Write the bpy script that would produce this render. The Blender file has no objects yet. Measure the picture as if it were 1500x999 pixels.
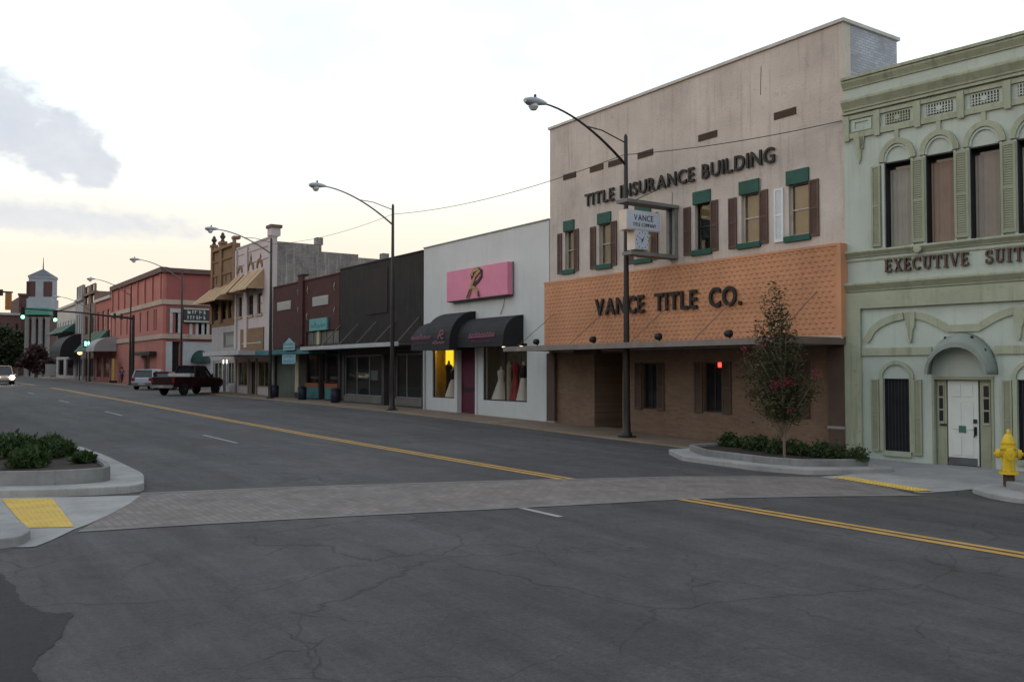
import bpy, bmesh, math, random
import numpy as np
from mathutils import Vector, Matrix
random.seed(7); rng = np.random.default_rng(7)
R = math.radians
SC = bpy.context.scene
COL = SC.collection

# ------------------------------------------------------------------ camera
EH = 2.25                                   # eye height over the near road
FPX = 1300.0                                # focal length in photo pixels (1500 wide)
TH = math.atan(890/1300.0); PT = math.atan(41/1300.0)
cam = bpy.data.cameras.new('camera'); camo = bpy.data.objects.new('camera', cam); COL.objects.link(camo)
cam.sensor_width = 36; cam.lens = 36*FPX/1500; cam.clip_end = 5000; cam.clip_start = .05
camo.location = (0, 0, EH); camo.rotation_euler = (math.pi/2+PT, 0, -TH)
SC.camera = camo

# ------------------------------------------------------------------ light
SUN_AZ, SUN_EL = R(-62), R(1.5)
EXPO = 2.8
SC.view_settings.view_transform = 'Standard'; SC.view_settings.look = 'None'
SC.view_settings.exposure = EXPO; SC.view_settings.gamma = 1; SC.view_settings.use_curve_mapping = False

world = bpy.data.worlds.new('World'); SC.world = world; world.use_nodes = True
def build_world():
    nt = world.node_tree; N = nt.nodes; L = nt.links
    bg = N['Background']; bg.inputs[1].default_value = .1
    sky = N.new('ShaderNodeTexSky'); sky.sky_type = 'NISHITA'; sky.sun_disc = False
    sky.sun_elevation = SUN_EL; sky.sun_rotation = SUN_AZ; sky.air_density = 1.0; sky.dust_density = .4; sky.ozone_density = 1.0
    tc = N.new('ShaderNodeTexCoord'); sep = N.new('ShaderNodeSeparateXYZ'); L.new(tc.outputs['Generated'], sep.inputs[0])
    def math_(op, a, b=None, c=None):
        n = N.new('ShaderNodeMath'); n.operation = op
        for i, v in enumerate((a, b, c)):
            if v is None: continue
            if isinstance(v, (int, float)): n.inputs[i].default_value = v
            else: L.new(v, n.inputs[i])
        return n.outputs[0]
    az = math_('ARCTAN2', sep.outputs[0], sep.outputs[1])          # 0 along the street, + to the right
    el = math_('ARCSINE', sep.outputs[2])
    azd = math_('MULTIPLY', az, 57.29578); eld = math_('MULTIPLY', el, 57.29578)
    comb = N.new('ShaderNodeCombineXYZ'); L.new(azd, comb.inputs[0]); L.new(math_('MULTIPLY', eld, 1.6), comb.inputs[1])
    def noise(scale, det, rough=.55):
        n = N.new('ShaderNodeTexNoise'); n.inputs['Scale'].default_value = scale; n.inputs['Detail'].default_value = det
        n.inputs['Roughness'].default_value = rough; L.new(comb.outputs[0], n.inputs['Vector']); return n.outputs[0]
    nz = noise(.8, 6, .52); nz2 = noise(.12, 3)
    def blob(ca, ce, ra, re, tilt=0.0):
        da = math_('SUBTRACT', azd, ca); de = math_('SUBTRACT', eld, ce)
        de = math_('SUBTRACT', de, math_('MULTIPLY', da, tilt))
        d = math_('SQRT', math_('ADD', math_('POWER', math_('ABSOLUTE', math_('DIVIDE', da, ra)), 2.0), math_('POWER', math_('ABSOLUTE', math_('DIVIDE', de, re)), 2.0)))
        return math_('SUBTRACT', 1.0, d)
    def union(bs):
        o = bs[0]
        for b in bs[1:]: o = math_('MAXIMUM', o, b)
        return o
    def soft(v, amp, lo, hi):
        t = math_('ADD', v, math_('MULTIPLY', math_('SUBTRACT', nz, .5), amp))
        m = N.new('ShaderNodeMapRange'); m.interpolation_type = 'SMOOTHSTEP'
        m.inputs['From Min'].default_value = lo; m.inputs['From Max'].default_value = hi; L.new(t, m.inputs[0]); return m.outputs[0]
    # the heaped cloud over the tower and its fellows further round the sky
    heap = union([blob(4.0, 13.8, 3.7, 3.2), blob(7.2, 12.7, 3.0, 2.5), blob(9.0, 11.6, 1.9, 1.6), blob(.8, 14.0, 4, 3.0),
                  blob(-40, 17, 7, 3.5), blob(-95, 15, 9, 4), blob(140, 16, 9, 4), blob(95, 30, 10, 4), blob(-150, 22, 11, 4)])
    heapm = math_('MULTIPLY', soft(heap, .95, -.06, .46), .97)
    band = union([blob(5, 8.6, 16.5, 1.5, -.02), blob(-30, 7.5, 22, 1.6), blob(-90, 9, 25, 2), blob(-150, 8, 30, 2), blob(150, 9, 30, 2), blob(95, 8, 22, 2)])
    bandm = math_('MULTIPLY', soft(band, .7, -.1, .7), .9)
    cm = math_('MINIMUM', math_('ADD', heapm, bandm), 1.0)
    # thin high veil over the whole dome, a little uneven
    veil = N.new('ShaderNodeMapRange'); veil.inputs['From Min'].default_value = .3; veil.inputs['From Max'].default_value = .7
    veil.inputs['To Min'].default_value = .75; veil.inputs['To Max'].default_value = 1.0; L.new(nz2, veil.inputs[0])
    vc = N.new('ShaderNodeMix'); vc.data_type = 'RGBA'; vc.blend_type = 'ADD'; vc.inputs[0].default_value = 1.0
    vs = N.new('ShaderNodeMix'); vs.data_type = 'RGBA'; vs.inputs[6].default_value = (0, 0, 0, 1); vs.inputs[7].default_value = (.92, .97, 1.06, 1); wc = N.new('ShaderNodeMix'); wc.data_type = 'RGBA'; wc.inputs[6].default_value = (.95, .62, .92, 1); wc.inputs[7].default_value = (.98, .99, 1.06, 1); L.new(wc.outputs[2], vs.inputs[7])
    low = N.new('ShaderNodeMapRange'); low.interpolation_type = 'SMOOTHSTEP'; low.inputs['From Min'].default_value = 3.0; low.inputs['From Max'].default_value = 16.0; low.inputs['To Min'].default_value = .55; L.new(eld, low.inputs[0]); L.new(low.outputs[0], wc.inputs[0])
    L.new(math_('MULTIPLY', veil.outputs[0], low.outputs[0]), vs.inputs[0]); L.new(sky.outputs[0], vc.inputs[6]); L.new(vs.outputs[2], vc.inputs[7])
    mx = N.new('ShaderNodeMix'); mx.data_type = 'RGBA'; L.new(cm, mx.inputs[0]); L.new(vc.outputs[2], mx.inputs[6])
    cs_ = N.new('ShaderNodeMix'); cs_.data_type = 'RGBA'; cs_.inputs[6].default_value = (.86, .93, 1.06, 1); cs_.inputs[7].default_value = (1.22, 1.26, 1.32, 1); L.new(noise(.35, 5, .6), cs_.inputs[0]); L.new(cs_.outputs[2], mx.inputs[7])               # grey-blue body of a cloud in the last light
    # pale haze lying along the whole horizon
    hz = N.new('ShaderNodeMapRange'); hz.interpolation_type = 'SMOOTHSTEP'; hz.inputs['From Min'].default_value = 5.5; hz.inputs['From Max'].default_value = 15; hz.inputs['To Min'].default_value = .88; hz.inputs['To Max'].default_value = 0.0; L.new(eld, hz.inputs[0])
    hm = N.new('ShaderNodeMix'); hm.data_type = 'RGBA'; L.new(math_('MULTIPLY', hz.outputs[0], math_('SUBTRACT', 1.0, math_('MULTIPLY', cm, .85))), hm.inputs[0]); L.new(mx.outputs[2], hm.inputs[6]); hm.inputs[7].default_value = (1.46, 1.26, 1.10, 1)
    L.new(hm.outputs[2], bg.inputs[0])
build_world()
sl = bpy.data.lights.new('sun', 'SUN'); sl.energy = .012; sl.angle = R(30); sl.color = (1, .86, .70)
so = bpy.data.objects.new('sun', sl); COL.objects.link(so)
sd = Vector((math.sin(SUN_AZ)*math.cos(SUN_EL), math.cos(SUN_AZ)*math.cos(SUN_EL), math.sin(SUN_EL)))
so.rotation_euler = sd.to_track_quat('Z', 'Y').to_euler(); so.location = (-30, 30, 40)

# ------------------------------------------------------------------ pixel -> place
_fw = Vector((math.sin(TH)*math.cos(PT), math.cos(TH)*math.cos(PT), math.sin(PT)))
_rt = Vector((math.cos(TH), -math.sin(TH), 0)); _up = _rt.cross(_fw)
EYE = Vector((0, 0, EH))
def ray(px, py): return _fw + _rt*((px-750)/FPX) + _up*((499.5-py)/FPX)
def at_x(px, py, X): r = ray(px, py); return EYE + r*(X/r.x)
def at_z(px, py, z): r = ray(px, py); return EYE + r*((z-EH)/r.z)
YS = [0, 12, 20, 27, 36, 45, 55, 68, 80, 120, 200]
GL = [-2.23, -2.21, -2.20, -2.18, -2.14, -2.09, -2.03, -1.95, -1.86, -1.66, -1.5]
GC = [-2.17, -2.17, -2.15, -2.13, -2.06, -1.97, -1.88, -1.80, -1.70, -1.55, -1.42]
GG = [-2.32, -2.30, -2.18, -2.06, -1.93, -1.88, -1.85, -1.80, -1.72, -1.56, -1.42]
GS = [-2.24, -2.24, -2.10, -1.97, -1.87, -1.81, -1.77, -1.70, -1.63, -1.48, -1.34]
def gz(X, Y):
    l, c, g = (np.interp(Y, YS, a) for a in (GL, GC, GG))
    return float(np.interp(X, [-20, 8.1, 10.8, 18, 60], [l-.15, l, c, g, g])) + EH
def sz(Y): return float(np.interp(Y, YS, GS)) + EH          # sidewalk at the shop fronts
def at_ground(px, py):
    z = 0.05
    for _ in range(40):
        p = at_z(px, py, z); z = .5*z+.5*gz(p.x, p.y)
    return p

# ------------------------------------------------------------------ materials
MATS = {}
def nodes(m):
    m.use_nodes = True; nt = m.node_tree; return nt, nt.nodes, nt.links, nt.nodes['Principled BSDF']
def mat(name, col, rough=.85, var=.18, scale=1.2, bump=.15, bscale=60, metal=0.0, streak=0.0, grime=None, spec=.35, brick=None, emit=None, estr=0.0, speck=0.0):
    """painted / rough surface: two noise scales of colour, vertical rain streaks, fine relief"""
    if name in MATS: return MATS[name]
    m = bpy.data.materials.new(name); MATS[name] = m
    nt, N, L, P = nodes(m)
    P.inputs['Roughness'].default_value = rough; P.inputs['Metallic'].default_value = metal; P.inputs['Specular IOR Level'].default_value = spec
    tc = N.new('ShaderNodeTexCoord'); src = tc.outputs['Object']
    def noise(sc, det, vec=src, rg=.6):
        n = N.new('ShaderNodeTexNoise'); n.inputs['Scale'].default_value = sc; n.inputs['Detail'].default_value = det; n.inputs['Roughness'].default_value = rg
        L.new(vec, n.inputs['Vector']); return n.outputs[0]
    def mix(f, a, b, t='MIX'):
        n = N.new('ShaderNodeMix'); n.data_type = 'RGBA'; n.blend_type = t
        if isinstance(f, float): n.inputs[0].default_value = f
        else: L.new(f, n.inputs[0])
        for i, v in ((6, a), (7, b)):
            if isinstance(v, tuple): n.inputs[i].default_value = (*v, 1)
            else: L.new(v, n.inputs[i])
        return n.outputs[2]
    def ramp(v, lo, hi):
        n = N.new('ShaderNodeMapRange'); n.inputs['From Min'].default_value = lo; n.inputs['From Max'].default_value = hi; L.new(v, n.inputs[0]); return n.outputs[0]
    lo = tuple(c*(1-var) for c in col); hi = tuple(min(1, c*(1+var)) for c in col)
    c = mix(ramp(noise(scale, 6), .3, .7), lo, hi)
    h = noise(bscale, 4)
    if brick:
        bw, bh, mortar, mcol, ax = brick
        sp = N.new('ShaderNodeSeparateXYZ'); L.new(src, sp.inputs[0]); cb = N.new('ShaderNodeCombineXYZ')
        L.new(sp.outputs[0 if ax == 'x' else 1], cb.inputs[0]); L.new(sp.outputs[2 if ax != 'g' else 0], cb.inputs[1])
        bt = N.new('ShaderNodeTexBrick'); L.new(cb.outputs[0], bt.inputs['Vector']); bt.inputs['Scale'].default_value = 1
        bt.inputs['Brick Width'].default_value = bw; bt.inputs['Row Height'].default_value = bh; bt.inputs['Mortar Size'].default_value = mortar
        bt.inputs['Color1'].default_value = (.86, .86, .86, 1); bt.inputs['Color2'].default_value = (1.12, 1.12, 1.12, 1); bt.inputs['Mortar'].default_value = (.9, .9, .9, 1)
        c2 = mix(1.0, c, bt.outputs[0], 'MULTIPLY'); c = mix(bt.outputs['Fac'], c2, tuple(mcol))
        iv = N.new('ShaderNodeMath'); iv.operation = 'MULTIPLY_ADD'; L.new(bt.outputs['Fac'], iv.inputs[0]); iv.inputs[1].default_value = -1.5; L.new(h, iv.inputs[2]); h = iv.outputs[0]
    if streak > 0:
        mp = N.new('ShaderNodeMapping'); mp.inputs['Scale'].default_value = (5, 5, .35); L.new(src, mp.inputs[0])
        s = ramp(noise(1.0, 5, mp.outputs[0], .7), .52, .78)
        k = N.new('ShaderNodeMath'); k.operation = 'MULTIPLY'; L.new(s, k.inputs[0]); k.inputs[1].default_value = streak
        c = mix(k.outputs[0], c, grime or tuple(x*.3 for x in col))
    if speck > 0:
        s = ramp(noise(scale*7, 8, src, .75), .56, .70)
        k = N.new('ShaderNodeMath'); k.operation = 'MULTIPLY'; L.new(s, k.inputs[0]); k.inputs[1].default_value = speck
        c = mix(k.outputs[0], c, grime or tuple(x*.35 for x in col))
    L.new(c, P.inputs['Base Color'])
    if bump > 0:
        b = N.new('ShaderNodeBump'); b.inputs['Strength'].default_value = bump; b.inputs['Distance'].default_value = .02; L.new(h, b.inputs['Height']); L.new(b.outputs[0], P.inputs['Normal'])
    if emit:
        P.inputs['Emission Color'].default_value = (*emit, 1); P.inputs['Emission Strength'].default_value = estr
    return m
def glass(name='window_glass', tint=(.75, .8, .8)):
    if name in MATS: return MATS[name]
    m = bpy.data.materials.new(name); MATS[name] = m; nt, N, L, P = nodes(m); N.remove(P)
    out = [n for n in N if n.type == 'OUTPUT_MATERIAL'][0]
    tr = N.new('ShaderNodeBsdfTransparent'); tr.inputs[0].default_value = (*tint, 1)
    gl = N.new('ShaderNodeBsdfGlossy'); gl.inputs['Roughness'].default_value = .04
    fr = N.new('ShaderNodeFresnel'); fr.inputs[0].default_value = 1.5
    mx = N.new('ShaderNodeMixShader'); gm = N.new('ShaderNodeNewGeometry'); fb = N.new('ShaderNodeMath'); fb.operation = 'SUBTRACT'; fb.inputs[0].default_value = 1.0; L.new(gm.outputs['Backfacing'], fb.inputs[1]); fm = N.new('ShaderNodeMath'); fm.operation = 'MULTIPLY'; L.new(fr.outputs[0], fm.inputs[0]); L.new(fb.outputs[0], fm.inputs[1]); L.new(fm.outputs[0], mx.inputs[0]); L.new(tr.outputs[0], mx.inputs[1]); L.new(gl.outputs[0], mx.inputs[2]); L.new(mx.outputs[0], out.inputs[0])
    return m
def darkglass(name='dark_glass', col=(.012, .013, .016), rough=.08): return mat(name, col, rough, .3, 2, .02, 8, spec=.5)
def emis(name, col, s): return mat(name, (.05, .05, .05), .5, emit=col, estr=s)

# ------------------------------------------------------------------ mesh helper
class MB:
    def __init__(self): self.v = []; self.f = []
    def add(self, v, f):
        o = len(self.v); self.v += [tuple(p) for p in v]; self.f += [tuple(i+o for i in q) for q in f]; return self
    def box(self, x0, x1, y0, y1, z0, z1):
        x0, x1 = sorted((x0, x1)); y0, y1 = sorted((y0, y1)); z0, z1 = sorted((z0, z1))
        return self.add([(x0,y0,z0),(x1,y0,z0),(x1,y1,z0),(x0,y1,z0),(x0,y0,z1),(x1,y0,z1),(x1,y1,z1),(x0,y1,z1)],
                        [(0,3,2,1),(4,5,6,7),(0,1,5,4),(1,2,6,5),(2,3,7,6),(3,0,4,7)])
    def prism(self, poly, y0, y1):                       # polygon in x,z pushed along y
        n = len(poly); v = [(x, y0, z) for x, z in poly]+[(x, y1, z) for x, z in poly]
        return self.add(v, [tuple(range(n)), tuple(range(2*n-1, n-1, -1))]+[(i, n+i, n+(i+1) % n, (i+1) % n) for i in range(n)])
    def prism_x(self, poly, x0, x1):                     # polygon in y,z pushed along x
        n = len(poly); v = [(x0, y, z) for y, z in poly]+[(x1, y, z) for y, z in poly]
        return self.add(v, [tuple(range(n)), tuple(range(2*n-1, n-1, -1))]+[(i, n+i, n+(i+1) % n, (i+1) % n) for i in range(n)])
    def prism_z(self, poly, z0, z1):                     # polygon in x,y pushed up; z0, z1 numbers or functions of x,y
        n = len(poly); g = lambda z, p: z(*p) if callable(z) else z
        v = [(*p, g(z0, p)) for p in poly]+[(*p, g(z1, p)) for p in poly]
        return self.add(v, [tuple(range(n)), tuple(range(2*n-1, n-1, -1))]+[(i, n+i, n+(i+1) % n, (i+1) % n) for i in range(n)])
    def strip(self, pts, w, y0, y1, closed=False):       # flat ribbon of width w along x,z points, pushed along y
        n = len(pts); a = []; b = []
        for i, (x, z) in enumerate(pts):
            p = pts[i-1] if i else (pts[-1] if closed else pts[0]); q = pts[(i+1) % n] if (i < n-1 or closed) else pts[-1]
            dx, dz = q[0]-p[0], q[1]-p[1]; l = math.hypot(dx, dz) or 1; nx, nz = -dz/l*w/2, dx/l*w/2
            a.append((x+nx, z+nz)); b.append((x-nx, z-nz))
        for i in range(n if closed else n-1):
            j = (i+1) % n; self.prism([a[i], a[j], b[j], b[i]], y0, y1)
        return self
    def tube(self, pts, r, n=8):
        pts = [Vector(p) for p in pts]; rs = r if isinstance(r, (list, tuple)) else [r]*len(pts); o = len(self.v)
        for i, p in enumerate(pts):
            d = (pts[min(i+1, len(pts)-1)]-pts[max(i-1, 0)]).normalized()
            u = d.cross(Vector((0, 0, 1))) if abs(d.z) < .95 else d.cross(Vector((1, 0, 0))); u.normalize(); w = d.cross(u)
            for k in range(n):
                a = 2*math.pi*k/n; self.v.append(tuple(p+(u*math.cos(a)+w*math.sin(a))*rs[i]))
        for i in range(len(pts)-1):
            for k in range(n):
                k2 = (k+1) % n; self.f.append((o+i*n+k, o+i*n+k2, o+(i+1)*n+k2, o+(i+1)*n+k))
        self.f.append(tuple(o+k for k in range(n))[::-1]); self.f.append(tuple(o+(len(pts)-1)*n+k for k in range(n)))
        return self
    def lathe(self, prof, c=(0, 0, 0), n=16, axis='z'):
        o = len(self.v)
        for r, h in prof:
            for k in range(n):
                a = 2*math.pi*k/n; x, y = r*math.cos(a), r*math.sin(a)
                p = {'z': (x, y, h), 'y': (x, h, y), 'x': (h, x, y)}[axis]; self.v.append((c[0]+p[0], c[1]+p[1], c[2]+p[2]))
        for i in range(len(prof)-1):
            for k in range(n):
                k2 = (k+1) % n; self.f.append((o+i*n+k, o+i*n+k2, o+(i+1)*n+k2, o+(i+1)*n+k))
        self.f.append(tuple(o+k for k in range(n))[::-1]); self.f.append(tuple(o+(len(prof)-1)*n+k for k in range(n)))
        return self
    def loft(self, secs):
        n = len(secs[0]); o = len(self.v)
        for s in secs: self.v += [tuple(p) for p in s]
        for i in range(len(secs)-1):
            for k in range(n):
                k2 = (k+1) % n; self.f.append((o+i*n+k, o+i*n+k2, o+(i+1)*n+k2, o+(i+1)*n+k))
        self.f.append(tuple(o+k for k in range(n))[::-1]); self.f.append(tuple(o+(len(secs)-1)*n+k for k in range(n)))
        return self
    def build(self, name, m, parent=None, smooth=False, fix=True, bevel=0.0):
        me = bpy.data.meshes.new(name); me.from_pydata(self.v, [], self.f)
        if fix:
            bm = bmesh.new(); bm.from_mesh(me); bmesh.ops.recalc_face_normals(bm, faces=bm.faces); bm.to_mesh(me); bm.free()
        if smooth:
            me.polygons.foreach_set('use_smooth', [True]*len(me.polygons)); me.set_sharp_from_angle(angle=R(40))
        me.materials.append(m); o = bpy.data.objects.new(name, me); COL.objects.link(o)
        if parent: o.parent = parent
        if bevel:
            b = o.modifiers.new('bevel', 'BEVEL'); b.width = bevel; b.segments = 2; b.limit_method = 'ANGLE'
        return o
def tag(o, label=None, cat=None, group=None, kind=None):
    if label: o['label'] = label
    if cat: o['category'] = cat
    if group: o['group'] = group
    if kind: o['kind'] = kind
    return o
def thing(name, label, cat, loc=(0, 0, 0), rz=0.0, group=None):
    o = bpy.data.objects.new(name, None); COL.objects.link(o); o.empty_display_size = .2
    o.location = loc; o.rotation_euler = (0, 0, rz); return tag(o, label, cat, group)
def copy_tree(o, parent=None):
    c = o.copy(); COL.objects.link(c); c.parent = parent
    for ch in list(o.children): copy_tree(ch, c)
    return c
def bx(name, m, parent, *a, **k): return MB().box(*a).build(name, m, parent, **k)

_glyph = {}
def glyph(ch, offset=.0):
    """flat outline of a letter of the built-in font, as (verts, faces)"""
    if (ch, offset) in _glyph: return _glyph[ch, offset]
    cu = bpy.data.curves.new('t', 'FONT'); cu.body = ch; cu.size = 1; cu.extrude = .5; cu.offset = offset; cu.resolution_u = 4
    ob = bpy.data.objects.new('t', cu); COL.objects.link(ob)
    dg = bpy.context.evaluated_depsgraph_get(); dg.update(); me = bpy.data.meshes.new_from_object(ob.evaluated_get(dg))
    v = [tuple(p.co) for p in me.vertices]; f = [tuple(p.vertices) for p in me.polygons]
    bpy.data.objects.remove(ob); bpy.data.curves.remove(cu); bpy.data.meshes.remove(me)
    _glyph[ch, offset] = (v, f); return v, f
def letters(parent, text, x0, x1, z0, z1, y, depth, m, offset=.02, gap=.12, space=.45, name='letter', one=False):
    """raised letters on a front: x0..x1 wide, z0..z1 high, each its own mesh (or one print when one=True)"""
    items = []; w = 0
    for ch in text:
        if ch == ' ': w += space; continue
        v, f = glyph(ch, offset); a = min(p[0] for p in v); b = max(p[0] for p in v); items.append((ch, w, a, v, f)); w += b-a+gap
    w -= gap; zt = max(p[1] for p in glyph('E', offset)[0]); zb = min(p[1] for p in glyph('E', offset)[0]); sx = (x1-x0)/w; szz = (z1-z0)/(zt-zb)
    mb = MB()
    for ch, wx, a, v, f in items:
        q = mb if one else MB()
        q.add([(x0+(p[0]-a+wx)*sx, y-(p[2]+.5)*depth, z0+(p[1]-zb)*szz) for p in v], f)
        if not one: q.build(name, m, parent)
    return mb.build(name, m, parent) if one else None
def scribble(parent, x0, x1, z0, z1, y, m, n=9, w=.03, name='lettering', seed=1, slant=.25):
    """handwriting too small to read: one looping line"""
    r = random.Random(seed); pts = []; st = (x1-x0)/n
    for i in range(n):
        h = r.choice([.55, .6, 1.0, .6, .5]); xa = x0+i*st
        pts += [(xa, z0), (xa+st*.35+slant*st*h, z0+(z1-z0)*h), (xa+st*.62+slant*st*h, z0+(z1-z0)*h*.92), (xa+st*.7, z0+(z1-z0)*.06)]
    return MB().strip(pts, w, y-.006, y).build(name, m, parent)

# ------------------------------------------------------------------ ground
def asphalt_mat(name, base, cracks=1.0, along=True, var=.22, seams=True):
    m = bpy.data.materials.new(name); nt, N, L, P = nodes(m)
    tc = N.new('ShaderNodeTexCoord'); src = tc.outputs['Object']
    def noise(sc, det, vec=src, rg=.6):
        n = N.new('ShaderNodeTexNoise'); n.inputs['Scale'].default_value = sc; n.inputs['Detail'].default_value = det; n.inputs['Roughness'].default_value = rg; L.new(vec, n.inputs['Vector']); return n.outputs[0]
    def mapr(v, a, b, c=0., d=1.):
        n = N.new('ShaderNodeMapRange'); n.inputs['From Min'].default_value = a; n.inputs['From Max'].default_value = b; n.inputs['To Min'].default_value = c; n.inputs['To Max'].default_value = d; L.new(v, n.inputs[0]); return n.outputs[0]
    def mul(a, b):
        n = N.new('ShaderNodeMath'); n.operation = 'MULTIPLY'
        for i, v in enumerate((a, b)):
            if isinstance(v, float): n.inputs[i].default_value = v
            else: L.new(v, n.inputs[i])
        return n.outputs[0]
    mp = N.new('ShaderNodeMapping'); mp.inputs['Scale'].default_value = (1.3, .13, 1); L.new(src, mp.inputs[0])
    big = mapr(noise(.22, 5), .3, .7, 1-var, 1+var); mid = mapr(noise(1.7, 7, rg=.72), .28, .72, .76, 1.22); fine = mapr(noise(55, 4, rg=.85), .25, .75, .60, 1.42)
    trk = mapr(noise(1.0, 5, mp.outputs[0]), .35, .72, 1.12, .66)
    grit = mapr(noise(20, 6, rg=.85), .3, .7, .64, 1.40); mp2 = N.new('ShaderNodeMapping'); mp2.inputs['Scale'].default_value = (9, .8, 1); mp2.inputs['Rotation'].default_value = (0, 0, .12); L.new(src, mp2.inputs[0]); scuff = mapr(noise(1.0, 6, mp2.outputs[0], .75), .3, .7, .86, 1.16)
    f = mul(mul(mul(mul(mul(big, mid), fine), trk), grit), scuff)
    # cracks: warped cell edges, only where a mask lets them run
    ds = N.new('ShaderNodeTexNoise'); ds.inputs['Scale'].default_value = 1.1; ds.inputs['Detail'].default_value = 6; L.new(src, ds.inputs['Vector'])
    wv = N.new('ShaderNodeMix'); wv.data_type = 'RGBA'; wv.blend_type = 'LINEAR_LIGHT'; wv.inputs[0].default_value = .35; L.new(src, wv.inputs[6]); L.new(ds.outputs['Color'], wv.inputs[7])
    def crack(sc, w, lo, hi, msc):
        v = N.new('ShaderNodeTexVoronoi'); v.feature = 'DISTANCE_TO_EDGE'; v.inputs['Scale'].default_value = sc; L.new(wv.outputs[2], v.inputs['Vector'])
        return mul(mapr(v.outputs['Distance'], 0.0, w, 1., 0.), mapr(noise(msc, 3), lo, hi))
    c1 = crack(.30, .0075, .40, .54, .3); c2 = crack(.75, .012, .46, .60, .5)
    cr = N.new('ShaderNodeMath'); cr.operation = 'MAXIMUM'; L.new(c1, cr.inputs[0]); L.new(c2, cr.inputs[1])
    cc = N.new('ShaderNodeMix'); cc.data_type = 'RGBA'; cc.inputs[6].default_value = (*base, 1); cc.inputs[7].default_value = (base[0]*1.12, base[1]*1.04, base[2]*.94, 1); L.new(noise(.5, 3), cc.inputs[0])
    vm = N.new('ShaderNodeMix'); vm.data_type = 'RGBA'; vm.blend_type = 'MULTIPLY'; vm.inputs[0].default_value = 1; L.new(cc.outputs[2], vm.inputs[6])
    cf = N.new('ShaderNodeCombineColor'); [L.new(f, cf.inputs[i]) for i in range(3)]; L.new(cf.outputs[0], vm.inputs[7])
    fin = N.new('ShaderNodeMix'); fin.data_type = 'RGBA'; L.new(mul(cr.outputs[0], .6*cracks), fin.inputs[0]); L.new(vm.outputs[2], fin.inputs[6]); fin.inputs[7].default_value = (.010, .010, .010, 1)
    L.new(fin.outputs[2], P.inputs['Base Color']); P.inputs['Roughness'].default_value = .82; P.inputs['Specular IOR Level'].default_value = .35
    hs = N.new('ShaderNodeMath'); hs.operation = 'SUBTRACT'; L.new(noise(45, 4, rg=.8), hs.inputs[0]); L.new(cr.outputs[0], hs.inputs[1])
    b = N.new('ShaderNodeBump'); b.inputs['Strength'].default_value = .5; b.inputs['Distance'].default_value = .012; L.new(hs.outputs[0], b.inputs['Height']); L.new(b.outputs[0], P.inputs['Normal'])
    return m
M_ROAD = asphalt_mat('asphalt', (.056, .056, .059))
M_ROAD_NEW = asphalt_mat('fresh_asphalt', (.022, .021, .024), .15, var=.12)
M_CONC = mat('pale_concrete', (.29, .287, .28), .9, .22, 1.1, .35, 60, streak=.45, grime=(.16, .155, .145), speck=.42)
M_CONC2 = mat('grey_concrete', (.24, .24, .24), .9, .18, 1.2, .25, 80, speck=.3)
M_WALK = mat('tan_sidewalk', (.180, .132, .095), .9, .2, .8, .25, 60, speck=.35)
M_XWALK = mat('stamped_crosswalk', (.172, .150, .138), .88, .24, 1.6, .5, 30, brick=(.24, .12, .010, (.130, .114, .105), 'g'), speck=.35)
M_YEL = mat('road_yellow', (.40, .235, .065), .8, .18, 2.5, .2, 60, speck=.45, grime=(.07, .06, .05))
M_WHT = mat('road_white', (.27, .27, .27), .8, .2, 2.5, .2, 60, speck=.6, grime=(.06, .06, .06))
M_TACT = mat('tactile_yellow', (.52, .36, .085), .8, .15, 2.5, .15, 60, speck=.3)
M_SOIL = mat('planter_mulch', (.035, .024, .020), .95, .4, 9, .8, 30)

xs = sorted(set(list(np.arange(-6, 24.1, 1.0)) + [8.1, 10.8, -2000, -600, -200, -80, -40, -20, -12, 30, 40, 60, 120, 300, 900, 2500]))
ys = sorted(set(list(np.arange(-12, 100.1, 1.0)) + [110, 120, 135, 150, 165, 180, 200, 260, 400, 800, 2500, -25, -60, -200, -800, -2000]))
mb = MB(); mb.v = [(x, y, gz(x, y)) for y in ys for x in xs]; nx = len(xs)
mb.f = [(j*nx+i, j*nx+i+1, (j+1)*nx+i+1, (j+1)*nx+i) for j in range(len(ys)-1) for i in range(nx-1)]
road = tag(mb.build('road', M_ROAD), 'cracked grey asphalt of the wide main street', None, kind='structure')

def sheet(name, m, left, right, dz=.004, n=40, parent=None, kind='structure'):
    """a flat marking between two ground lines (lists of x,y), following the ground"""
    def samp(line, t):
        seg = [math.dist(line[i], line[i+1]) for i in range(len(line)-1)]; d = t*sum(seg)
        for i, s in enumerate(seg):
            if d <= s+1e-9 or i == len(seg)-1:
                k = d/s; return (line[i][0]+(line[i+1][0]-line[i][0])*k, line[i][1]+(line[i+1][1]-line[i][1])*k)
            d -= s
    q = MB(); K = 6
    for j in range(n+1):
        a = samp(left, j/n); b = samp(right, j/n)
        for k in range(K+1):
            x = a[0]+(b[0]-a[0])*k/K; y = a[1]+(b[1]-a[1])*k/K; q.v.append((x, y, gz(x, y)+dz))
    q.f = [(j*(K+1)+k, j*(K+1)+k+1, (j+1)*(K+1)+k+1, (j+1)*(K+1)+k) for j in range(n) for k in range(K)]
    o = q.build(name, m, parent)
    if kind: o['kind'] = kind
    return o
g2 = lambda px, py: tuple(at_ground(px, py))[:2]
UP = [g2(*p) for p in [(205, 724), (400, 716), (580, 710), (700, 706.5), (849, 703), (1000, 699.5), (1100, 699), (1235, 700.5)]]
LO = [g2(*p) for p in [(118, 777), (300, 766), (500, 755), (750, 743), (985, 730.5), (1200, 726), (1345, 725)]]
sheet('crosswalk', M_XWALK, UP, LO, .005, 70)
def offs(line, d): return [(x+d*.38, y+d*.92) for x, y in line]
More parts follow.
